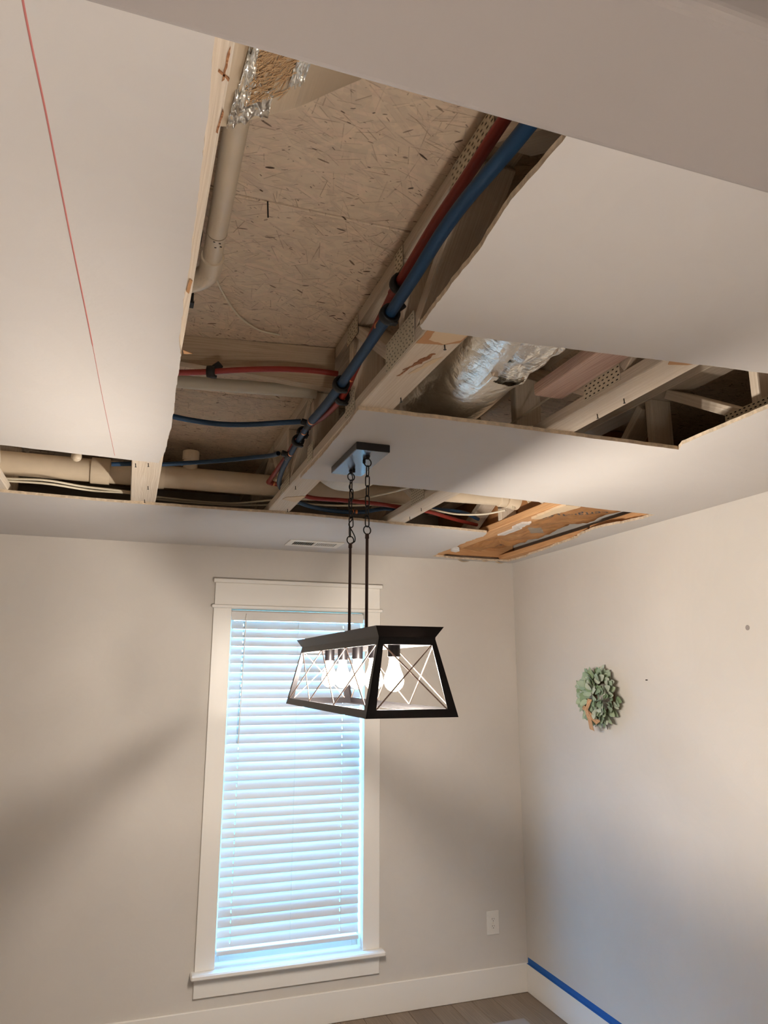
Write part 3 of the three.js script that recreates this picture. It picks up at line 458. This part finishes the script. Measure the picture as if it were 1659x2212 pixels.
// ================================================================ FOIL DUCTS
function tubeSkin(path, rx, ry, a0, a1, amp, nu = 90, nv = 160, thick = 0.0015, seed = 60, hole, bulge) { // part of a crinkled duct skin, double walled
  const c = new THREE.CatmullRomCurve3(path.map((p) => V(...p))), pos = [], idx = [], uv = [];
  for (const s of [0, 1]) for (let j = 0; j <= nv; j++) { const t = j / nv, o = c.getPoint(t); for (let i = 0; i <= nu; i++) {
    const a = a0 + (a1 - a0) * i / nu, k = 1 + amp * (noise3(a * 3.2, t * 16, 1, seed) + 0.5 * noise3(a * 9, t * 22, 2, seed) - 0.9 * Math.pow(1 - Math.abs(noise3(a * 2.2 + t * 5, t * 9, 3, seed)), 9)) - s * thick / rx + (bulge ? bulge(a, o.z) : 0);
    pos.push(o.x + Math.sin(a) * rx * k, o.y - Math.cos(a) * ry * k, o.z); uv.push(a * rx, t * 1.6);
  } }
  const W = nu + 1, S = W * (nv + 1);
  for (let j = 0; j < nv; j++) for (let i = 0; i < nu; i++) { if (hole && hole(a0 + (a1 - a0) * (i + 0.5) / nu, c.getPoint((j + 0.5) / nv).z)) continue; const q = j * W + i; idx.push(q, q + 1, q + W, q + 1, q + W + 1, q + W); const p = S + q; idx.push(p, p + W, p + 1, p + 1, p + W, p + W + 1); }
  for (let j = 0; j < nv; j++) for (const i of [0, nu]) { const q = j * W + i; idx.push(q, q + W, S + q, q + W, S + q + W, S + q); }
  for (let i = 0; i < nu; i++) for (const j of [0, nv]) { const q = j * W + i; idx.push(q, q + 1, S + q, q + 1, S + q + 1, S + q); }
  const g = new THREE.BufferGeometry(); g.setAttribute('position', new THREE.Float32BufferAttribute(pos, 3)); g.setAttribute('uv', new THREE.Float32BufferAttribute(uv, 2)); g.setIndex(idx); g.computeVertexNormals(); return g;
}
function sheet(fn, nu, nv, thick = 0.0015) {           // crinkled sheet from a point function, double walled along y
  const pos = [], idx = [], uv = [];
  for (const s of [0, 1]) for (let j = 0; j <= nv; j++) for (let i = 0; i <= nu; i++) { const p = fn(i / nu, j / nv); pos.push(p[0], p[1] + s * thick, p[2]); uv.push(p[0], p[2]); }
  const W = nu + 1, S = W * (nv + 1);
  for (let j = 0; j < nv; j++) for (let i = 0; i < nu; i++) { const q = j * W + i; idx.push(q, q + 1, q + W, q + 1, q + W + 1, q + W); const p = S + q; idx.push(p, p + W, p + 1, p + 1, p + W, p + W + 1); }
  for (let j = 0; j < nv; j++) for (const i of [0, nu]) { const q = j * W + i; idx.push(q, q + W, S + q, q + W, S + q + W, S + q); }
  for (let i = 0; i < nu; i++) for (const j of [0, nv]) { const q = j * W + i; idx.push(q, q + 1, S + q, q + 1, S + q + 1, S + q); }
  const g = new THREE.BufferGeometry(); g.setAttribute('position', new THREE.Float32BufferAttribute(pos, 3)); g.setAttribute('uv', new THREE.Float32BufferAttribute(uv, 2)); g.setIndex(idx); g.computeVertexNormals(); return g;
}
{
  const d = thing('foil_duct', 'large shiny foil wrapped air duct with a torn jacket', 'duct', [0.95, 2.92, -2.0]);
  const run = [[0.87, 2.94, -1.0], [0.895, 2.935, -1.4], [0.94, 2.93, -1.75], [0.963, 2.925, -2.1], [0.94, 2.925, -2.56]];
  const tear = (a, z) => a > -0.12 - 0.25 * (z + 1.4) + 0.03 * noise3(z * 40, 1, 1, 66) && a < 2.4 && z > -1.70 - 0.05 * Math.sin(Math.max(0, a) * 1.6) + 0.006 * noise3(a * 14, 2, 1, 67);
  const lip = (a, z) => (a > -0.2 && a < 2.4 && z < -1.66 && z > -1.84 ? (0.05 + 0.05 * Math.min(1, Math.max(0, a))) * (z + 1.84) / 0.14 : 0);
  part(d, 'duct_jacket', tubeSkin(run, 0.152, 0.142, -Math.PI, Math.PI, 0.006, 180, 300, 0.0015, 60, tear, lip), M.foil);
  part(d, 'inner_layer', tubeSkin([[0.90, 2.935, -1.0], [0.935, 2.93, -1.4], [0.955, 2.93, -1.76]], 0.158, 0.13, -0.6, 2.8, 0.075, 110, 110, 0.0015, 68), M.foilCrumpled, 'crumpled inner foil layer');
}
{
  const d = thing('duct_wrap', 'tan foil duct wrap, torn to brown fibre, near the header', 'duct', [0.17, 2.94, -0.85]);
  const edge = new THREE.CatmullRomCurve3([[-0.02, 2.845, -1.0], [0.03, 2.858, -1.045], [0.087, 2.882, -1.082], [0.134, 2.92, -1.094], [0.212, 2.96, -1.085], [0.28, 3.018, -1.09], [0.338, 3.072, -1.10]].map((p) => V(...p)));
  const surf = (u, v) => { const p = edge.getPoint(u); return [p.x + 0.02 * v, p.y + 0.015 * v - 0.03 * Math.sin(Math.PI * v) * (1 - u) + 0.003 * noise3(u * 6, v * 5, 1, 91), p.z + 0.50 * v]; };
  part(d, 'wrap', sheet(surf, 60, 60), M.foilDull);
  const patch = (u0, u1, v0, v1, lift, amp, seed, n) => sheet((a, b) => { const w = 1 - 0.35 * Math.abs(2 * a - 1) * noise3(a * 5, b * 5, 2, seed), p = surf(u0 + (u1 - u0) * a, v0 + (v1 - v0) * (b * w)); return [p[0], p[1] - lift + amp * noise3(a * 9, b * 9, 1, seed) - amp * Math.pow(1 - Math.abs(noise3(a * 5 + b * 3, b * 5, 2, seed)), 4), p[2]]; }, n, n);
  part(d, 'crumpled_foil', patch(0.35, 0.56, 0.015, 0.19, 0.004, 0.009, 94, 56), M.foilCrumpled, 'bright crumpled foil');
  part(d, 'crumpled_foil', patch(0.36, 0.45, 0.12, 0.40, 0.0045, 0.009, 95, 48), M.foilCrumpled, 'bright crumpled foil');
  part(d, 'crumpled_foil', patch(0.60, 0.655, 0.13, 0.42, 0.004, 0.006, 96, 40), M.foilCrumpled, 'bright crumpled foil');
  const r = rng(97), fib = [];
  for (let k = 0; k < 420; k++) { const u = 0.42 + 0.18 * r(), v = 0.10 + 0.30 * r(), p = surf(u, v), L = 0.01 + 0.026 * r(), a = 0.5 + (r() - 0.5) * 1.1; fib.push(bar([p[0] - Math.sin(a) * L / 2, p[1] - 0.003 - 0.004 * r(), p[2] - Math.cos(a) * L / 2], [p[0] + Math.sin(a) * L / 2, p[1] - 0.003 - 0.006 * r(), p[2] + Math.cos(a) * L / 2], 0.001 + 0.0006 * r(), 0.001, 0.0002)); }
  const f = part(d, 'torn_fibre', merge(fib), M.fiber, 'exposed brown glass fibre'); f.userData.kind = 'stuff';
}

solo('sagging_duct', tubeSkin([[0.90, 2.93, -2.60], [0.90, 2.925, -2.85], [0.89, 2.93, -3.08]], 0.178, 0.142, -Math.PI, Math.PI, 0.012, 70, 60, 0.002, 61), M.wrapPale, 'pale sagging duct wrap just behind the black canopy', 'duct');

// ================================================================ PENDANT LANTERN
{
  const cx = 0.745, cz = -2.398;
  const L = thing('pendant_lantern', 'black trapezoid cage pendant lantern with glowing bulbs', 'lamp', [cx, CH, cz]);
  const can = part(L, 'canopy', bx(0.684, 0.806, 2.717, CH - 0.0003, -2.563, -2.236, 0.002), M.canopy);
  const linkGeo = (() => { const pts = []; for (let k = 0; k < 16; k++) { const a = k / 16 * Math.PI * 2; pts.push([Math.cos(a) * 0.0076, Math.sin(a) * 0.0076 + Math.sign(Math.sin(a)) * 0.0124, 0]); } return tube(pts, 0.0021, 8, 48, true); })();
  const ringGeo = (() => { const g = new THREE.TorusGeometry(0.0142, 0.0022, 8, 28); return cleanGeo(g); })();
  const put = (parent, name, geo, pos, ry = 0, rz = 0) => { const o = new THREE.Mesh(geo, M.black); o.name = name; o.castShadow = o.receiveShadow = true; o.position.copy(V(...pos).sub(wpos(parent))); o.rotation.set(0, ry, rz); parent.add(o); return o; };
  for (const [z, sway] of [[-2.30, 0], [-2.50, 1]]) {
    const ch = new THREE.Group(); ch.name = 'chain'; ch.position.set(0, 2.70 - CH, z - cz); L.add(ch);
    part(ch, 'loop_post', merge([cyl([cx, 2.7165, z], [cx, 2.7035, z], 0.0075, 0.0065, 16), cyl([cx, 2.7165, z], [cx, 2.712, z], 0.0095, 0.0085, 18)]), M.black);
    part(ch, 'set_screw', cyl([cx - 0.0, 2.7165, z + (sway ? 0.035 : -0.04)], [cx, 2.70, z + (sway ? 0.035 : -0.04)], 0.0055, 0.0055, 14), M.black);
    put(ch, 'ring', ringGeo, [cx, 2.693, z], 0.2);
    for (let k = 0; k < 6; k++) put(ch, 'chain_link', linkGeo, [cx + (sway ? 0.0025 * Math.sin(k * 2.1) : 0), 2.6615 - k * 0.0357, z], (k % 2 ? 0.25 : 1.75) + (sway ? k * 0.15 : 0.02 * k), sway ? 0.12 * Math.sin(k * 3) : 0);
    put(ch, 'ring', ringGeo, [cx, 2.4515, z], 0.25);
    if (sway) part(ch, 'lamp_wire', tube([[cx, 2.715, z], [cx + 0.004, 2.68, z + 0.006], [cx - 0.007, 2.655, z], [cx + 0.004, 2.62, z + 0.006], [cx - 0.005, 2.585, z - 0.004], [cx + 0.008, 2.555, z + 0.004], [cx + 0.006, 2.53, z], [cx - 0.008, 2.51, z + 0.005], [cx + 0.008, 2.48, z + 0.004], [cx + 0.018, 2.462, z], [cx + 0.016, 2.446, z], [cx + 0.004, 2.44, z], [cx, 2.43, z]], 0.0021, 8, 90), M.black);
    part(ch, 'rod', merge([cyl([cx, 2.10, z], [cx, 2.43, z], 0.0054, 0.0054, 18), cyl([cx, 2.421, z], [cx, 2.4395, z], 0.0074, 0.0068, 18), cyl([cx, 2.10, z], [cx, 2.112, z], 0.009, 0.008, 18)]), M.rod);
  }
  // flared cap: four sloping sides, a closed top and an inner ceiling
  const quadPlate = (a, b, c, d, n, t) => { const P = [a, b, c, d].map((p) => V(...p)), N = V(...n).multiplyScalar(-t); return flat(new ConvexGeometry([...P, ...P.map((p) => p.clone().add(N))])); };
  const cap = (y0, w0, l0, y1, w1, l1, t) => {
    const k = (sx, sz, up) => [cx + sx * (up ? w1 : w0), up ? y1 : y0, cz + sz * (up ? l1 : l0)];
    return merge([quadPlate(k(-1, 1, 0), k(1, 1, 0), k(1, 1, 1), k(-1, 1, 1), [0, 0, 1], t), quadPlate(k(-1, -1, 0), k(1, -1, 0), k(1, -1, 1), k(-1, -1, 1), [0, 0, -1], t), quadPlate(k(1, -1, 0), k(1, 1, 0), k(1, 1, 1), k(1, -1, 1), [1, 0, 0], t), quadPlate(k(-1, -1, 0), k(-1, 1, 0), k(-1, 1, 1), k(-1, -1, 1), [-1, 0, 0], t)]);
  };
  part(L, 'cap', merge([cap(2.0725, 0.0855, 0.4755, 2.1021, 0.1024, 0.4998, 0.002), bx(cx - 0.099, cx + 0.099, 2.0965, 2.0995, cz - 0.496, cz + 0.496, 0.0005), bx(cx - 0.0862, cx + 0.0862, 2.0695, 2.0745, cz - 0.4762, cz + 0.4762, 0.0005)]), M.black);
  // sloping side frames
  const Y0 = 1.8543, Y1 = 2.0716, WB = 0.1355, WTp = 0.085, LB = 0.515, LT = 0.475;
  const sideFrame = (nB, nT, nIn, axis, sgn, oB, oT) => {  // half widths at bottom and top, offsets of the plane at bottom and top
    const H = Y1 - Y0, f = (s, y, inset) => { const t = (y - Y0) / H; const w = nB + (nT - nB) * t - inset, o = oB + (oT - oB) * t; return axis === 'z' ? [cx + s * w, y, cz + sgn * o] : [cx + sgn * o, y, cz + s * w]; };
    const n = axis === 'z' ? [0, 0, sgn] : [sgn, 0, 0], bars = [];
    const q = (a, b, c, d) => bars.push(quadPlate(a, b, c, d, n, 0.0022));
    q(f(-1, Y0, 0), f(1, Y0, 0), f(1, Y0 + 0.022, 0), f(-1, Y0 + 0.022, 0));
    q(f(-1, Y1 - 0.02, 0), f(1, Y1 - 0.02, 0), f(1, Y1, 0), f(-1, Y1, 0));
    for (const s of [-1, 1]) q(f(s, Y0 + 0.02, 0), f(s, Y0 + 0.02, nIn + 0.006), f(s, Y1 - 0.018, nIn - 0.004), f(s, Y1 - 0.018, 0));
    return [merge(bars), f];
  };
  const rodBar = (a, b) => cyl(a, b, 0.0021, 0.0021, 8);
  for (const sgn of [1, -1]) {
    const [g, f] = sideFrame(WB, WTp, 0.02, 'z', sgn, LB, LT); const e = part(L, 'end_frame', g, M.black);
    for (const s of [-1, 1]) part(e, 'cross_bar', rodBar(f(s, Y0 + 0.022, 0.026).map((v, k) => (k === 2 ? v - sgn * 0.003 * (1 + s * 0.4) : v)), f(-s, Y1 - 0.02, 0.017).map((v, k) => (k === 2 ? v - sgn * 0.003 * (1 + s * 0.4) : v))), M.litCrossBar);
  }
  for (const sgn of [1, -1]) {
    const [g, f] = sideFrame(LB, LT, 0.02, 'x', sgn, WB, WTp); const e = part(L, 'side_frame', g, M.black);
    const yb = Y0 + 0.022, yt = Y1 - 0.02, wb = LB - 0.028, wt = LT - 0.02, ob = WB + (WTp - WB) * 0.1 - 0.003, ot = WTp + 0.003;
    for (let k = 0; k < 3; k++) for (const s of [0, 1]) { const z = (w, i) => cz - w + 2 * w * i / 3; part(e, 'cross_bar', rodBar([cx + sgn * (ob - 0.002 * s), yb, z(wb, k + s)], [cx + sgn * (ot - 0.002 * s), yt, z(wt, k + 1 - s)]), M.litCrossBar); }
  }
  part(L, 'bottom_flange', merge([bx(cx - WB + 0.002, cx + WB - 0.002, Y0, Y0 + 0.002, cz + LB - 0.026, cz + LB - 0.002, 0.0005), bx(cx - WB + 0.002, cx + WB - 0.002, Y0, Y0 + 0.002, cz - LB + 0.002, cz - LB + 0.026, 0.0005), bx(cx - WB + 0.002, cx - WB + 0.026, Y0, Y0 + 0.002, cz - LB + 0.026, cz + LB - 0.026, 0.0005), bx(cx + WB - 0.026, cx + WB - 0.002, Y0, Y0 + 0.002, cz - LB + 0.026, cz + LB - 0.026, 0.0005)]), M.black);
  // sockets and bulbs; each bulb is a glowing mesh with its lamp inside
  const bulbProfile = [[0, -0.099], [0.009, -0.0975], [0.0175, -0.093], [0.0245, -0.0855], [0.0285, -0.076], [0.0298, -0.0675], [0.0288, -0.058], [0.0255, -0.047], [0.0205, -0.035], [0.0165, -0.022], [0.0145, -0.008], [0.0138, 0]];
  const bulbGeo = lathe(bulbProfile, 32, 0, 0, 0), sockGeo = merge([cyl([0, 0.0, 0], [0, 0.052, 0], 0.0188, 0.0185, 28), cyl([0, 0.046, 0], [0, 0.054, 0], 0.023, 0.023, 28)]);
  for (const z of [-2.034, -2.222, -2.398, -2.578, -2.762]) {
    const s = new THREE.Mesh(sockGeo, M.black); s.name = 'socket'; s.position.set(0, 2.0195 - CH, z - cz); s.castShadow = s.receiveShadow = true; L.add(s);
    const b = new THREE.Mesh(bulbGeo, M.glow); b.name = 'light_bulb'; b.position.set(0, 2.0185 - CH, z - cz); L.add(b);
    const p = new THREE.PointLight(new THREE.Color().setRGB(...BULB_COLOR), BULB_CD, 0, 2); p.name = 'bulb_light'; p.position.set(0, 2.0185 - 0.067 - CH, z - cz); p.castShadow = true; p.shadow.radius = 1.4; L.add(p);
  }
}
// unseen floor lamp, added behind the camera to brighten the ceiling void
{
  const lx = 0.1, ly = 0.95, lz = 0.55, t = thing('added_floor_lamp', 'added unseen floor lamp with a white drum shade, filling the ceiling void with light', 'lamp', [lx, 0, lz]);
  part(t, 'base', lathe([[0, 0.001], [0.13, 0.001], [0.13, 0.014], [0.11, 0.022], [0.012, 0.03], [0, 0.03]], 36, lx, 0, lz), M.black);
  part(t, 'pole', cyl([lx, 0.03, lz], [lx, ly - 0.10, lz], 0.01, 0.01, 16), M.black);
  part(t, 'lamp_shade', lathe([[0.19, -0.14], [0.17, 0.14], [0.168, 0.14], [0.188, -0.14], [0.19, -0.14]], 40, lx, ly, lz), M.shade);
  part(t, 'light_bulb', new THREE.SphereGeometry(0.06, 24, 16).translate(lx, ly, lz), M.glow);
  const p = new THREE.PointLight(new THREE.Color().setRGB(1, 0.93, 0.86), ADDED_LAMP_CD, 0, 2); p.name = 'added_floor_lamp_light'; p.position.set(0, ly, 0); p.castShadow = true; p.shadow.radius = 2.8; t.add(p);
}

// ================================================================ WINDOW BLIND
{
  const zc = ZB - 0.042, b = thing('window_blind', 'white two inch slatted blind closed over the window', 'blind', [1.018, 2.33, zc]);
  const x0 = 0.597, x1 = 1.437;
  part(b, 'valance', bx(0.591, 1.449, 2.29, 2.346, zc + 0.03, zc + 0.036, 0.002, 'x'), M.slat);
  part(b, 'head_rail', bx(0.594, 1.446, 2.312, 2.354, zc - 0.026, zc + 0.024, 0.002, 'x'), M.slat);
  const s = new THREE.Shape(), W = (x1 - x0) / 2, D = 0.0265, R = 0.002;
  s.moveTo(-W + R, -D); s.lineTo(W - R, -D); s.lineTo(W, -D + R); s.lineTo(W, D - R); s.lineTo(W - R, D); s.lineTo(-W + R, D); s.lineTo(-W, D - R); s.lineTo(-W, -D + R);
  const holes = [-0.345, 0.0, 0.305];
  for (const x of holes) if (x) s.holes.push(new THREE.Path([[x - 0.0028, -0.009], [x - 0.0028, 0.009], [x + 0.0028, 0.009], [x + 0.0028, -0.009]].map(([p, q]) => new THREE.Vector2(p, q))));
  const g = new THREE.ExtrudeGeometry(s, { depth: 0.0022, bevelEnabled: true, bevelSize: 0.0005, bevelThickness: 0.0005, bevelSegments: 1 }); g.rotateX(Math.PI / 2); const slatGeo = planarUV(flat(g), 'x');
  const N = 35, pitch = 0.0527, top = 2.265;
  for (let i = 0; i < N; i++) {
    const o = new THREE.Mesh(slatGeo, M.slat); o.name = 'slat'; o.castShadow = o.receiveShadow = true;
    let y = top - i * pitch, a = SLAT_TILT + 0.02 * Math.sin(i * 1.7); if (i > 30 && i < 33) a += 0.14;
    o.position.set(0, y - 2.33, 0); o.rotation.set(a, 0, 0.0015 * Math.sin(i * 2.3)); b.add(o);
  }
  const yb = top - N * pitch + 0.006;
  part(b, 'bottom_rail', bx(x0, x1, yb - 0.012, yb + 0.012, zc - 0.026, zc + 0.026, 0.003, 'x'), M.slat);
  for (const x of holes) for (const dz of [-0.022, 0.024]) part(b, 'ladder_cord', tube([[1.018 + x, 2.31, zc + dz], [1.018 + x, 1.3, zc + dz + 0.0005], [1.018 + x, yb + 0.01, zc + dz]], 0.0007, 6, 4), M.slat);
  part(b, 'tilt_wand', merge([cyl([0.664, 1.556, zc + 0.046], [0.680, 2.31, zc + 0.05], 0.0042, 0.0036, 12), tube([[0.68, 2.305, zc + 0.05], [0.681, 2.326, zc + 0.052], [0.681, 2.33, zc + 0.042], [0.681, 2.318, zc + 0.03]], 0.0016, 8, 20)]), M.plastic);
}

// ================================================================ WALL AND CEILING FITTINGS
{
  const x0 = 0.862, x1 = 1.196, z0 = -4.318, z1 = -4.13, v = thing('ceiling_vent', 'white louvred air register in the ceiling above the window', 'vent', [(x0 + x1) / 2, CH, (z0 + z1) / 2]);
  const y = CH - 0.006;
  part(v, 'frame', merge([bx(x0, x1, y, CH - 0.0003, z0, z0 + 0.04, 0.002), bx(x0, x1, y, CH - 0.0003, z1 - 0.04, z1, 0.002), bx(x0, x0 + 0.036, y, CH - 0.0003, z0 + 0.04, z1 - 0.04, 0.002), bx(x1 - 0.036, x1, y, CH - 0.0003, z0 + 0.04, z1 - 0.04, 0.002), bx((x0 + x1) / 2 - 0.004, (x0 + x1) / 2 + 0.004, y, CH - 0.0003, z0 + 0.04, z1 - 0.04, 0.001)]), M.plastic);
  part(v, 'damper', bx(x0 + 0.03, x1 - 0.03, CH - 0.0012, CH - 0.0004, z0 + 0.036, z1 - 0.036, 0.0002), M.clip);
  for (let k = 0; k < 10; k++) part(v, 'louvre', bar([x0 + 0.046 + k * 0.0125, y + 0.0025, z0 + 0.04], [x0 + 0.046 + k * 0.0125, y + 0.0025, z1 - 0.04], 0.0062, 0.0012, 0.0003, 0.9), M.plastic);
  for (let k = 0; k < 10; k++) part(v, 'louvre', bar([x1 - 0.046 - k * 0.0125, y + 0.0025, z0 + 0.04], [x1 - 0.046 - k * 0.0125, y + 0.0025, z1 - 0.04], 0.0115, 0.0012, 0.0003, 0.25), M.plastic);
}
{
  const x0 = 2.285, x1 = 2.372, y0 = 0.351, y1 = 0.488, xm = (x0 + x1) / 2, ym = (y0 + y1) / 2, o = thing('power_outlet', 'white duplex wall outlet low beside the corner', 'outlet', [xm, ym, ZB]);
  part(o, 'cover_plate', bx(x0, x1, y0, y1, ZB, ZB + 0.006, 0.0025), M.plastic);
  for (const s of [1, -1]) {
    const cy = ym + s * 0.0205, r = part(o, 'receptacle', (() => { const g = cyl([xm, cy, ZB + 0.005], [xm, cy, ZB + 0.0085], 0.017, 0.0165, 30); return g; })(), M.plastic);
    part(r, 'slot', merge([bx(xm - 0.0078, xm - 0.0052, cy - 0.001, cy + 0.008, ZB + 0.008, ZB + 0.009, 0.0002), bx(xm + 0.0052, xm + 0.0074, cy - 0.0005, cy + 0.007, ZB + 0.008, ZB + 0.009, 0.0002), cyl([xm, cy - 0.0085, ZB + 0.008], [xm, cy - 0.0085, ZB + 0.009], 0.0026, 0.0026, 12)]), M.screw);
  }
  part(o, 'cover_screw', cyl([xm, ym, ZB + 0.0055], [xm, ym, ZB + 0.0072], 0.0032, 0.0028, 12), M.steel);
}
// wreath of felt-like sage leaves, hung on the right wall
{
  const c = [XR, 1.845, -3.53], w = thing('leaf_wreath', 'sage green leaf wreath with a tan jute bow', 'wreath', c), r = rng(404);
  const ring = new THREE.TorusGeometry(0.085, 0.013, 10, 48).rotateY(Math.PI / 2); ring.translate(c[0] - 0.018, c[1], c[2]); part(w, 'twig_ring', cleanGeo(ring), M.twig);
  const leafGeos = [0, 1, 2].map((k) => {
    const g = new THREE.SphereGeometry(1, 12, 8), p = g.attributes.position, len = [0.027, 0.024, 0.030][k], wid = [0.0185, 0.0195, 0.019][k];
    for (let i = 0; i < p.count; i++) { const t = p.getY(i), x = p.getX(i), z = p.getZ(i), taper = 1 - 0.28 * t * t - 0.15 * t; p.setXYZ(i, x * wid * taper, (t + 1) * len, z * 0.0016 + 0.30 * x * x * wid - 0.2 * (t + 1) * (t + 1) * len * 0.22); }
    g.computeVertexNormals(); return g;
  });
  const leafAt = (y, z, h, ang, lift, mi, gi, roll) => {
    const o = new THREE.Mesh(leafGeos[gi], M.leaf[mi]); o.name = 'leaf'; o.castShadow = o.receiveShadow = true;
    // local: leaf along +y, face along +z; wall normal is -x
    const dir = V(-Math.sin(lift), Math.cos(lift) * Math.sin(ang), Math.cos(lift) * Math.cos(ang)), nrm = V(-Math.cos(lift), -Math.sin(lift) * Math.sin(ang), -Math.sin(lift) * Math.cos(ang));
    const side = dir.clone().cross(nrm).normalize(), m = new THREE.Matrix4().makeBasis(side, dir, nrm); o.quaternion.setFromRotationMatrix(m); o.rotateY(roll); o.position.set(-h, y, z); w.add(o);
  };
  for (let k = 0; k < 60; k++) {                      // outer leaves lying back against the wall
    const ang = k / 60 * Math.PI * 2 + (r() - 0.5) * 0.2, rho = 0.085 + 0.04 * r();
    leafAt(Math.sin(ang) * rho, Math.cos(ang) * rho, 0.02 + 0.03 * r(), ang + (r() - 0.5) * 0.9, r() * 0.4, Math.floor(r() * 5), Math.floor(r() * 3), (r() - 0.5) * 0.8);
  }
  for (let k = 0; k < 130; k++) {                     // and rings of leaves towards the middle, like overlapping petals
    const q = (k + 0.5) / 130, rho = 0.118 * Math.sqrt(1 - q), ang = k * 2.39996 + (r() - 0.5) * 0.5, h = 0.04 + 0.07 * Math.sqrt(q) * (0.75 + 0.25 * r()) + 0.012 * r();
    leafAt(Math.sin(ang) * rho, Math.cos(ang) * rho, h, ang + (r() - 0.5) * 1.6, r() * 0.75, Math.floor(r() * 5), Math.floor(r() * 3), (r() - 0.5) * 1.1);
  }
  for (const [y, z, a] of [[-0.12, 0.02, -1.5], [-0.115, -0.09, -1.9]]) part(w, 'twig', tube([[c[0] - 0.03, c[1] + y, c[2] + z], [c[0] - 0.028, c[1] + y - 0.03, c[2] + z + 0.006], [c[0] - 0.022, c[1] + y - 0.055, c[2] + z + 0.004]], 0.0022, 6, 12), M.twig);
  // bow: two loops, a knot and two notched tails
  const ribbon = (pts, wid) => { const k = new THREE.CatmullRomCurve3(pts.map((p) => V(...p))), n = 20; return sheet((u, v) => { const p = k.getPoint(v), t = k.getTangent(v), s = V(0, -t.z, t.y).normalize().multiplyScalar((u - 0.5) * wid * (0.55 + 0.95 * Math.abs(v - 0.4))); return [p.x + 0.004 * Math.sin(u * 6), p.y + s.y, p.z + s.z]; }, 5, n, 0.001); };
  const by = c[1] - 0.075, bz = c[2] + 0.0, bxx = c[0] - 0.128;
  const bow = part(w, 'bow', ribbon([[bxx + 0.01, by + 0.062, bz + 0.012], [bxx, by + 0.03, bz + 0.006], [bxx - 0.006, by, bz], [bxx + 0.004, by - 0.045, bz + 0.006], [bxx + 0.03, by - 0.105, bz - 0.012]], 0.042), M.jute, 'tan jute bow');
  part(bow, 'tail', ribbon([[bxx + 0.005, by + 0.02, bz - 0.05], [bxx - 0.004, by + 0.012, bz - 0.02], [bxx - 0.006, by, bz], [bxx + 0.006, by - 0.03, bz + 0.025], [bxx + 0.03, by - 0.062, bz + 0.05]], 0.036), M.jute);
}
solo('wall_nail', cyl([XR - 0.012, 1.94, -3.17], [XR + 0.004, 1.94, -3.17], 0.003, 0.002, 12), M.screw, 'small dark nail in the wall right of the wreath', 'nail');
solo('wall_patch', cyl([XR - 0.0012, 2.171, -2.485], [XR + 0.0004, 2.171, -2.485], 0.0115, 0.011, 24), M.header, 'round grey filler spot high on the right wall', 'filler');
// chalk line snapped on the left ceiling panel
{
  const p = [[-0.174, -0.60], [-0.173, -0.793], [-0.165, -0.981], [-0.154, -1.268], [-0.137, -1.681], [-0.123, -2.068], [-0.097, -2.69]], k = new THREE.CatmullRomCurve3(p.map(([x, z]) => V(x, CH - 0.0004, z)));
  solo('chalk_line', flat(sheet((u, v) => { const q = k.getPoint(v); return [q.x + (u - 0.5) * (v < 0.7 ? 0.0028 : 0.0012), q.y - 0.0004 * (1 - Math.abs(2 * u - 1)), q.z]; }, 2, 120, 0.0004)), M.chalk, 'thin red chalk line along the left ceiling panel', 'line');
}
solo('masking_tape', merge([bx(XR - 0.0013, XR - 0.0002, 0.163, 0.196, -4.52, -0.6, 0.0003), bx(XR - 0.0175, XR - 0.001, 0.1645, 0.1662, -4.51, -0.6, 0.0003)]), M.tape, 'blue masking tape along the top of the right baseboard', 'tape');
solo('floor_sheet', bx(1.75, 2.345, 0.0005, 0.006, -4.203, -3.3, 0.002), M.header, 'grey flat sheet lying on the dark floor near the corner', 'sheet');

renderer.render(scene, camera);
